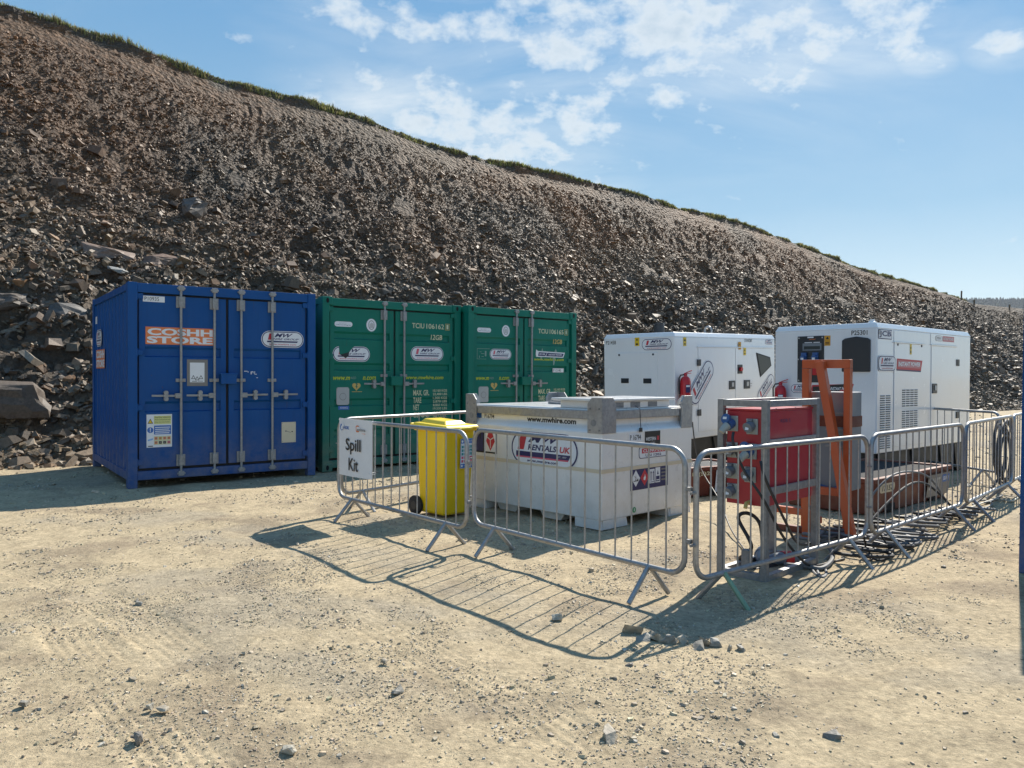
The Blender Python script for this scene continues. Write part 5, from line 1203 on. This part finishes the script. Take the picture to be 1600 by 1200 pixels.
d = Decal((0, -.003, 0), (1, 0, 0), (0, -.12, 1)); d.text('17(5)2', .03, .25, .30, .31, 's_cream', 0, .02); d.rect(.40, .05, .56, .32, 's_white', 0)
for i in range(4): d.rect(.42, .16 + i * .035, .54, .175 + i * .035, 's_grey', 1)
d.poly([(.48, .07), (.53, .11), (.50, .11), (.50, .135), (.46, .135), (.46, .11), (.43, .11)], 's_black', 1); d.rect(.74, .05, .90, .32, 's_white', 0); d.text('ZOKR', .76, .16, .88, .22, 's_black', 1, .02); d.build('white_label', tr1)
# ------------------------------------------------------------------ cables and plugs
def smooth(pts, n=8):
    P = [Vector(p) for p in pts]; P = [P[0]] + P + [P[-1]]; out = []
    for i in range(1, len(P) - 2):
        a, b, c, d = P[i - 1:i + 3]
        for k in range(n):
            t = k / n; out.append(.5 * ((2 * b) + (c - a) * t + (2 * a - 5 * b + 4 * c - d) * t * t + (3 * b - a - 3 * c + d) * t ** 3))
    return out + [P[-2]]
def cable(label, pts, r=.012, mat='cable'):
    o = MB().tube(smooth(pts), r, 8).build('cable', mat)
    return tag(o, label, 'cable', 'power cables trailing through the compound')
G = lambda px, py, z=.015: tuple(gp(px, py, 0)[:2]) + (z,)
cable('thick black cable standing up in a loop inside the foot of the red board frame', [G(1235, 880), G(1180, 893), G(1155, 885, .05), (1.72, 5.50, .22), (1.66, 5.62, .40), (1.73, 5.60, .44), (1.80, 5.55, .36), (1.80, 5.50, .12), G(1190, 890)], .014)
cable('grey cable knotted into a small loop on the ground right of the red board frame', [(2.35, 6.05, .42), (2.40, 5.98, .28), G(1290, 850, .12), G(1265, 858, .05), G(1262, 872), G(1270, 895), G(1282, 905), G(1291, 900), G(1287, 890), G(1277, 893), G(1283, 905), G(1290, 903)], .011, 'cablegrey')
cable('fat grey hose curling out under the barrier right of the red board', [G(1225, 888, .03), G(1262, 892, .03), G(1284, 894, .03), G(1299, 884, .04), G(1300, 872, .05), G(1290, 862, .05), G(1265, 856, .03)], .017, 'cablegrey')
cable('black lead hanging from the blue plug down the front of the red board', [(1.545, 5.36, 1.05), (1.535, 5.33, .98), (1.60, 5.31, .80), (1.72, 5.25, .60), (1.86, 5.30, .36), (2.05, 5.50, .16), (2.25, 5.72, .03), (2.6, 6.0, .015)], .010)
cable('second black lead crossing from the lower blue plug to the orange stand', [(1.70, 5.25, .86), (1.72, 5.20, .74), (1.88, 5.28, .45), (2.10, 5.6, .22), (2.5, 6.2, .12), (2.9, 6.75, .05)], .010)
cable('thin dark cable sagging from the corner of the fuel tank to the ground', [(1.93, 8.22, .95), (1.97, 8.26, .70), (2.02, 8.2, .45), (2.08, 7.7, .2), (2.0, 7.0, .05), (1.9, 6.2, .015)], .007)
cable('pair of grey cables arching over the orange drip tray', [G(1372, 812), (3.55, 7.62, .2), (3.78, 7.72, .42), (4.1, 7.95, .46), (4.4, 8.1, .38), (4.6, 8.1, .12), (4.7, 8.0, .015)], .011, 'cablegrey')
cable('black cable arching low in front of the orange drip tray', [G(1350, 838), (3.35, 7.1, .14), (3.8, 7.45, .36), (4.12, 7.7, .38), (4.38, 7.8, .22), (4.5, 7.7, .015)], .012)
gl = np.random.default_rng(3)
NT = 14
desc = ['grey cable in the tangle under the middle barrier, nearest the orange stand', 'pale grey cable in the tangle under the middle barrier, curling towards the front', 'dark cable in the tangle under the middle barrier, drawn out to the right',
        'grey cable in the tangle beneath the drip tray label', 'black cable looped flat beneath the barrier foot right of the orange stand', 'pale cable lying on the dust right of the tangle', 'grey cable running back to the larger generator',
        'dark cable heaped between the orange stand and the middle barrier', 'grey cable spread flat before the orange drip tray', 'dark cable wound round the foot of the orange strut', 'grey cable bundled left of the orange stand base', 'dark cable spilling right from the drip tray end', 'grey cable crossing the dark ones below the middle barrier']
base = [(1330, 850), (1380, 832), (1430, 822), (1460, 812), (1365, 868), (1510, 812), (1420, 836), (1345, 830), (1440, 828), (1330, 842), (1290, 845), (1475, 815), (1400, 850)]
for i, (lab, (px, py)) in enumerate(zip(desc, base)):
    c = gp(px, py); P = []; ph = gl.uniform(0, 6); n = 22; ra = gl.uniform(.10, .24)
    for k in range(n):
        u = k / (n - 1); a = ph + u * (14 + i)
        P.append((c.x + (u - .5) * .75 * .72 + ra * (1 + .3 * math.sin(a * .6 + i)) * math.cos(a), c.y + (u - .5) * .75 * .69 + ra * .6 * math.sin(a), .015 + .045 * abs(math.sin(a * .5)) + .02 * (i % 3)))
    cable(lab, P, gl.uniform(.011, .016), 'cablegrey' if ('grey' in lab or 'pale' in lab) else 'cable')
cable('thin black cable hooped in front of the foot of the barrier before the drip tray', [G(1352, 872), G(1375, 878), G(1392, 868), (3.02, 6.30, .16), (2.93, 6.22, .24), (2.80, 6.10, .18), G(1358, 865), G(1362, 878)], .008)
cable('tan cable lying along the dust behind the rightmost barrier feet', [G(1505, 800), G(1530, 790), G(1556, 782), G(1580, 785), G(1592, 778)], .010, 's_beige')
cable('grey cable under the rightmost barriers, nearest the white generator', [G(1490, 806), G(1508, 802), G(1536, 796), G(1520, 790), G(1545, 786), G(1566, 776)], .011, 'cablegrey')
cable('white-grey cable bunched under the rightmost barriers', [G(1496, 800), G(1515, 795), G(1532, 798), G(1550, 790), G(1540, 784), G(1520, 786)], .010, 'cablegrey')
# coil hung on the far right barrier: one thing, many turns
coil = []
for k in range(150):
    a = k / 150 * 2 * math.pi * 7; rr = .30 + .05 * math.sin(a * .37) + .03 * math.sin(k * .2)
    coil.append((rr * math.cos(a) * (1.05 + .1 * math.sin(a / 7)), .03 * math.sin(a * .23) + .012 * (k / 25), -.30 + rr * 1.05 * math.sin(a) - .06 * math.sin(a / 7)))
t = thing('cable_coil', 'coil of thick black cable hung over the right end of the rightmost barriers', 'cable coil', (5.93, 9.20, .84), R(46))
MB().tube(coil, .013, 7).build('coil', 'cable', t)
MB().tube(smooth([(-.25, 0, -.45), (-.45, .02, -.62), (-.75, .05, -.72), (-.95, .1, -.80)]), .012, 7).build('loose_end', 'cable', t)
def plug(label, loc, rot, colr, ring):
    t = thing('cable_plug', label, 'plug', loc, rot, 'loose plugs by the red board')
    m = MB(); m.lathe([(.025, -.16), (.034, -.12), (.048, -.05), (.05, .0)], (0, 0, .055), 18, 0, 'x'); m.build('body', 'cee_grey', t)
    m = MB(); m.lathe([(.056, .001), (.058, .03), (.054, .075)], (0, 0, .055), 18, 0, 'x'); m.build('collar', colr, t)
    m = MB(); m.lathe([(.045, .076), (.05, .10), (.046, .17)], (0, 0, .055), 18, 0, 'x'); m.build('socket', ring, t)
p = gp(1222, 884); plug('large grey and red plug lying inside the frame of the red board', (p.x, p.y, .0), R(20), 'redext', 'cee_grey')
p = gp(1190, 880); plug('grey plug lying beside the black cable loop in the red board frame', (p.x, p.y, .0), R(70), 'cee_grey', 'cee_grey')
# grey hoses gathered on the ground inside the frame
cable('dark cable snaking along the ground below the red cabinet', [(1.62, 5.75, .02), (1.8, 5.72, .03), (2.0, 5.8, .02), (2.2, 6.05, .02), (2.5, 6.4, .02)], .013)

# ------------------------------------------------------------------ stones one can point at
SG, ST, SP = (.25, .235, .20), (.36, .31, .235), (.42, .385, .31)
pile = [(988, 988, .14, .09), (1006, 1000, .12, .07), (1024, 999, .13, .08), (1046, 1003, .11, .08), (1064, 1004, .10, .06), (1091, 1011, .12, .06), (1104, 1006, .10, .08), (1118, 1008, .09, .06), (1140, 1014, .05, .05), (1157, 1016, .075, .055)]
order = ['first', 'second', 'third', 'fourth', 'fifth', 'sixth', 'seventh', 'eighth', 'ninth', 'last']
for i, (px, py, w, h) in enumerate(pile):
    p = gp(px, py); w, h = w * .8, h * .75
    rock('stone', order[i] + ' stone from the left in the small grey pile by the barrier corner', 'stone', (p.x, p.y, h * .22), (w, w * .7, h), 40 + i, SG if i % 2 else ST, (.1 * i % .4, .15, i * .9), 'grey stones piled by the barrier corner', 12)
loose = [(217, 945, .085, .06, 'square tan stone alone in the left foreground'), (220, 1154, .13, .08, 'dark-sided stone near the bottom edge at left'), (450, 1176, .13, .07, 'pale stone at the bottom edge left of centre'),
         (620, 1080, .10, .07, 'upright splintered stone in the centre foreground'), (950, 1152, .17, .07, 'largest flat tan stone in the foreground right of centre'), (1302, 1156, .13, .09, 'dark rounded stone in the right foreground'),
         (37, 1101, .09, .06, 'pale stone near the bottom left corner'), (255, 1108, .10, .045, 'flat slab of two pale stones in the left foreground, right piece'), (237, 1106, .07, .05, 'flat slab of two pale stones in the left foreground, left piece'),
         (1475, 888, .07, .06, 'small dark stone in the dust below the rightmost barriers'), (925, 893, .09, .07, 'lone stone on the ground behind the barrier before the fuel tank'), (870, 966, .15, .075, 'pale crumbly stone in the barrier shadow left of the stone pile'),
         (982, 1042, .08, .05, 'black stone at the tip of the barrier shadow'), (1008, 1042, .09, .05, 'tan stone right of the black stone at the shadow tip'), (257, 886, .07, .04, 'small stone in the mid yard in front of the blue container'),
         (418, 880, .07, .04, 'small stone left of the barrier shadow'), (465, 852, .06, .05, 'small pointed stone beside the shadow of the Spill Kit sign'), (210, 1153, .05, .03, 'little chip lying against the dark-sided stone'),
         (1212, 1152, .07, .045, 'grey chip lying between the two largest foreground stones at right'), (600, 1034, .06, .04, 'small stone just above the splintered stone')]
for i, (px, py, w, h, lab) in enumerate(loose):
    p = gp(px, py); w, h = w * .6, h * .55
    rock('stone', lab, 'stone', (p.x, p.y, h * .22), (w, w * .72, h), 70 + i, (SG, ST, SP)[i % 3] if 'dark' not in lab and 'black' not in lab else (.19, .17, .145), (.1, .12, i * 1.3), 'loose stones on the dusty yard', 13)

# ------------------------------------------------------------------ little posts at the end of the crest
for (s_, t_, h_, lab) in ((57.0, TC - .2, .62, 'short weathered fence post on the skyline, tallest of three'), (59.3, TC - .1, .36, 'short weathered fence post right of the tallest one on the skyline'), (65.0, TC - .3, .42, 'short fence post lowest on the skyline, beside the far wood')):
    x, y = to_xy(s_, t_); z = float(hill_z(np.array([s_]), np.array([t_]))[0])
    m = MB(); m.tube([(0, 0, -.25), (0, 0, h_ * .6), (.012, 0, h_)], .055, 8); o = m.build('fence_post', 'wood'); o.location = (x, y, z); tag(o, lab, 'post', 'fence posts along the crest')

# ------------------------------------------------------------------ the air itself: far things pale towards blue
hz = MB().box(-1950, 1950, -1950, 1950, -1.2, 175).build('haze', [])
hz.data.materials.clear(); hm_, hn, hl, hb = nmat('hazy_air'); hn.remove(hb)
pv = hn.new('ShaderNodeVolumePrincipled'); pv.inputs['Color'].default_value = (.80, .88, 1.0, 1); pv.inputs['Density'].default_value = .00012; pv.inputs['Anisotropy'].default_value = .3
hl.new(pv.outputs[0], hn['Material Output'].inputs['Volume']); hz.data.materials.append(hm_)
tag(hz, kind='stuff'); hz['label'] = 'thin bluish air haze over the whole site'; hz['category'] = 'haze'
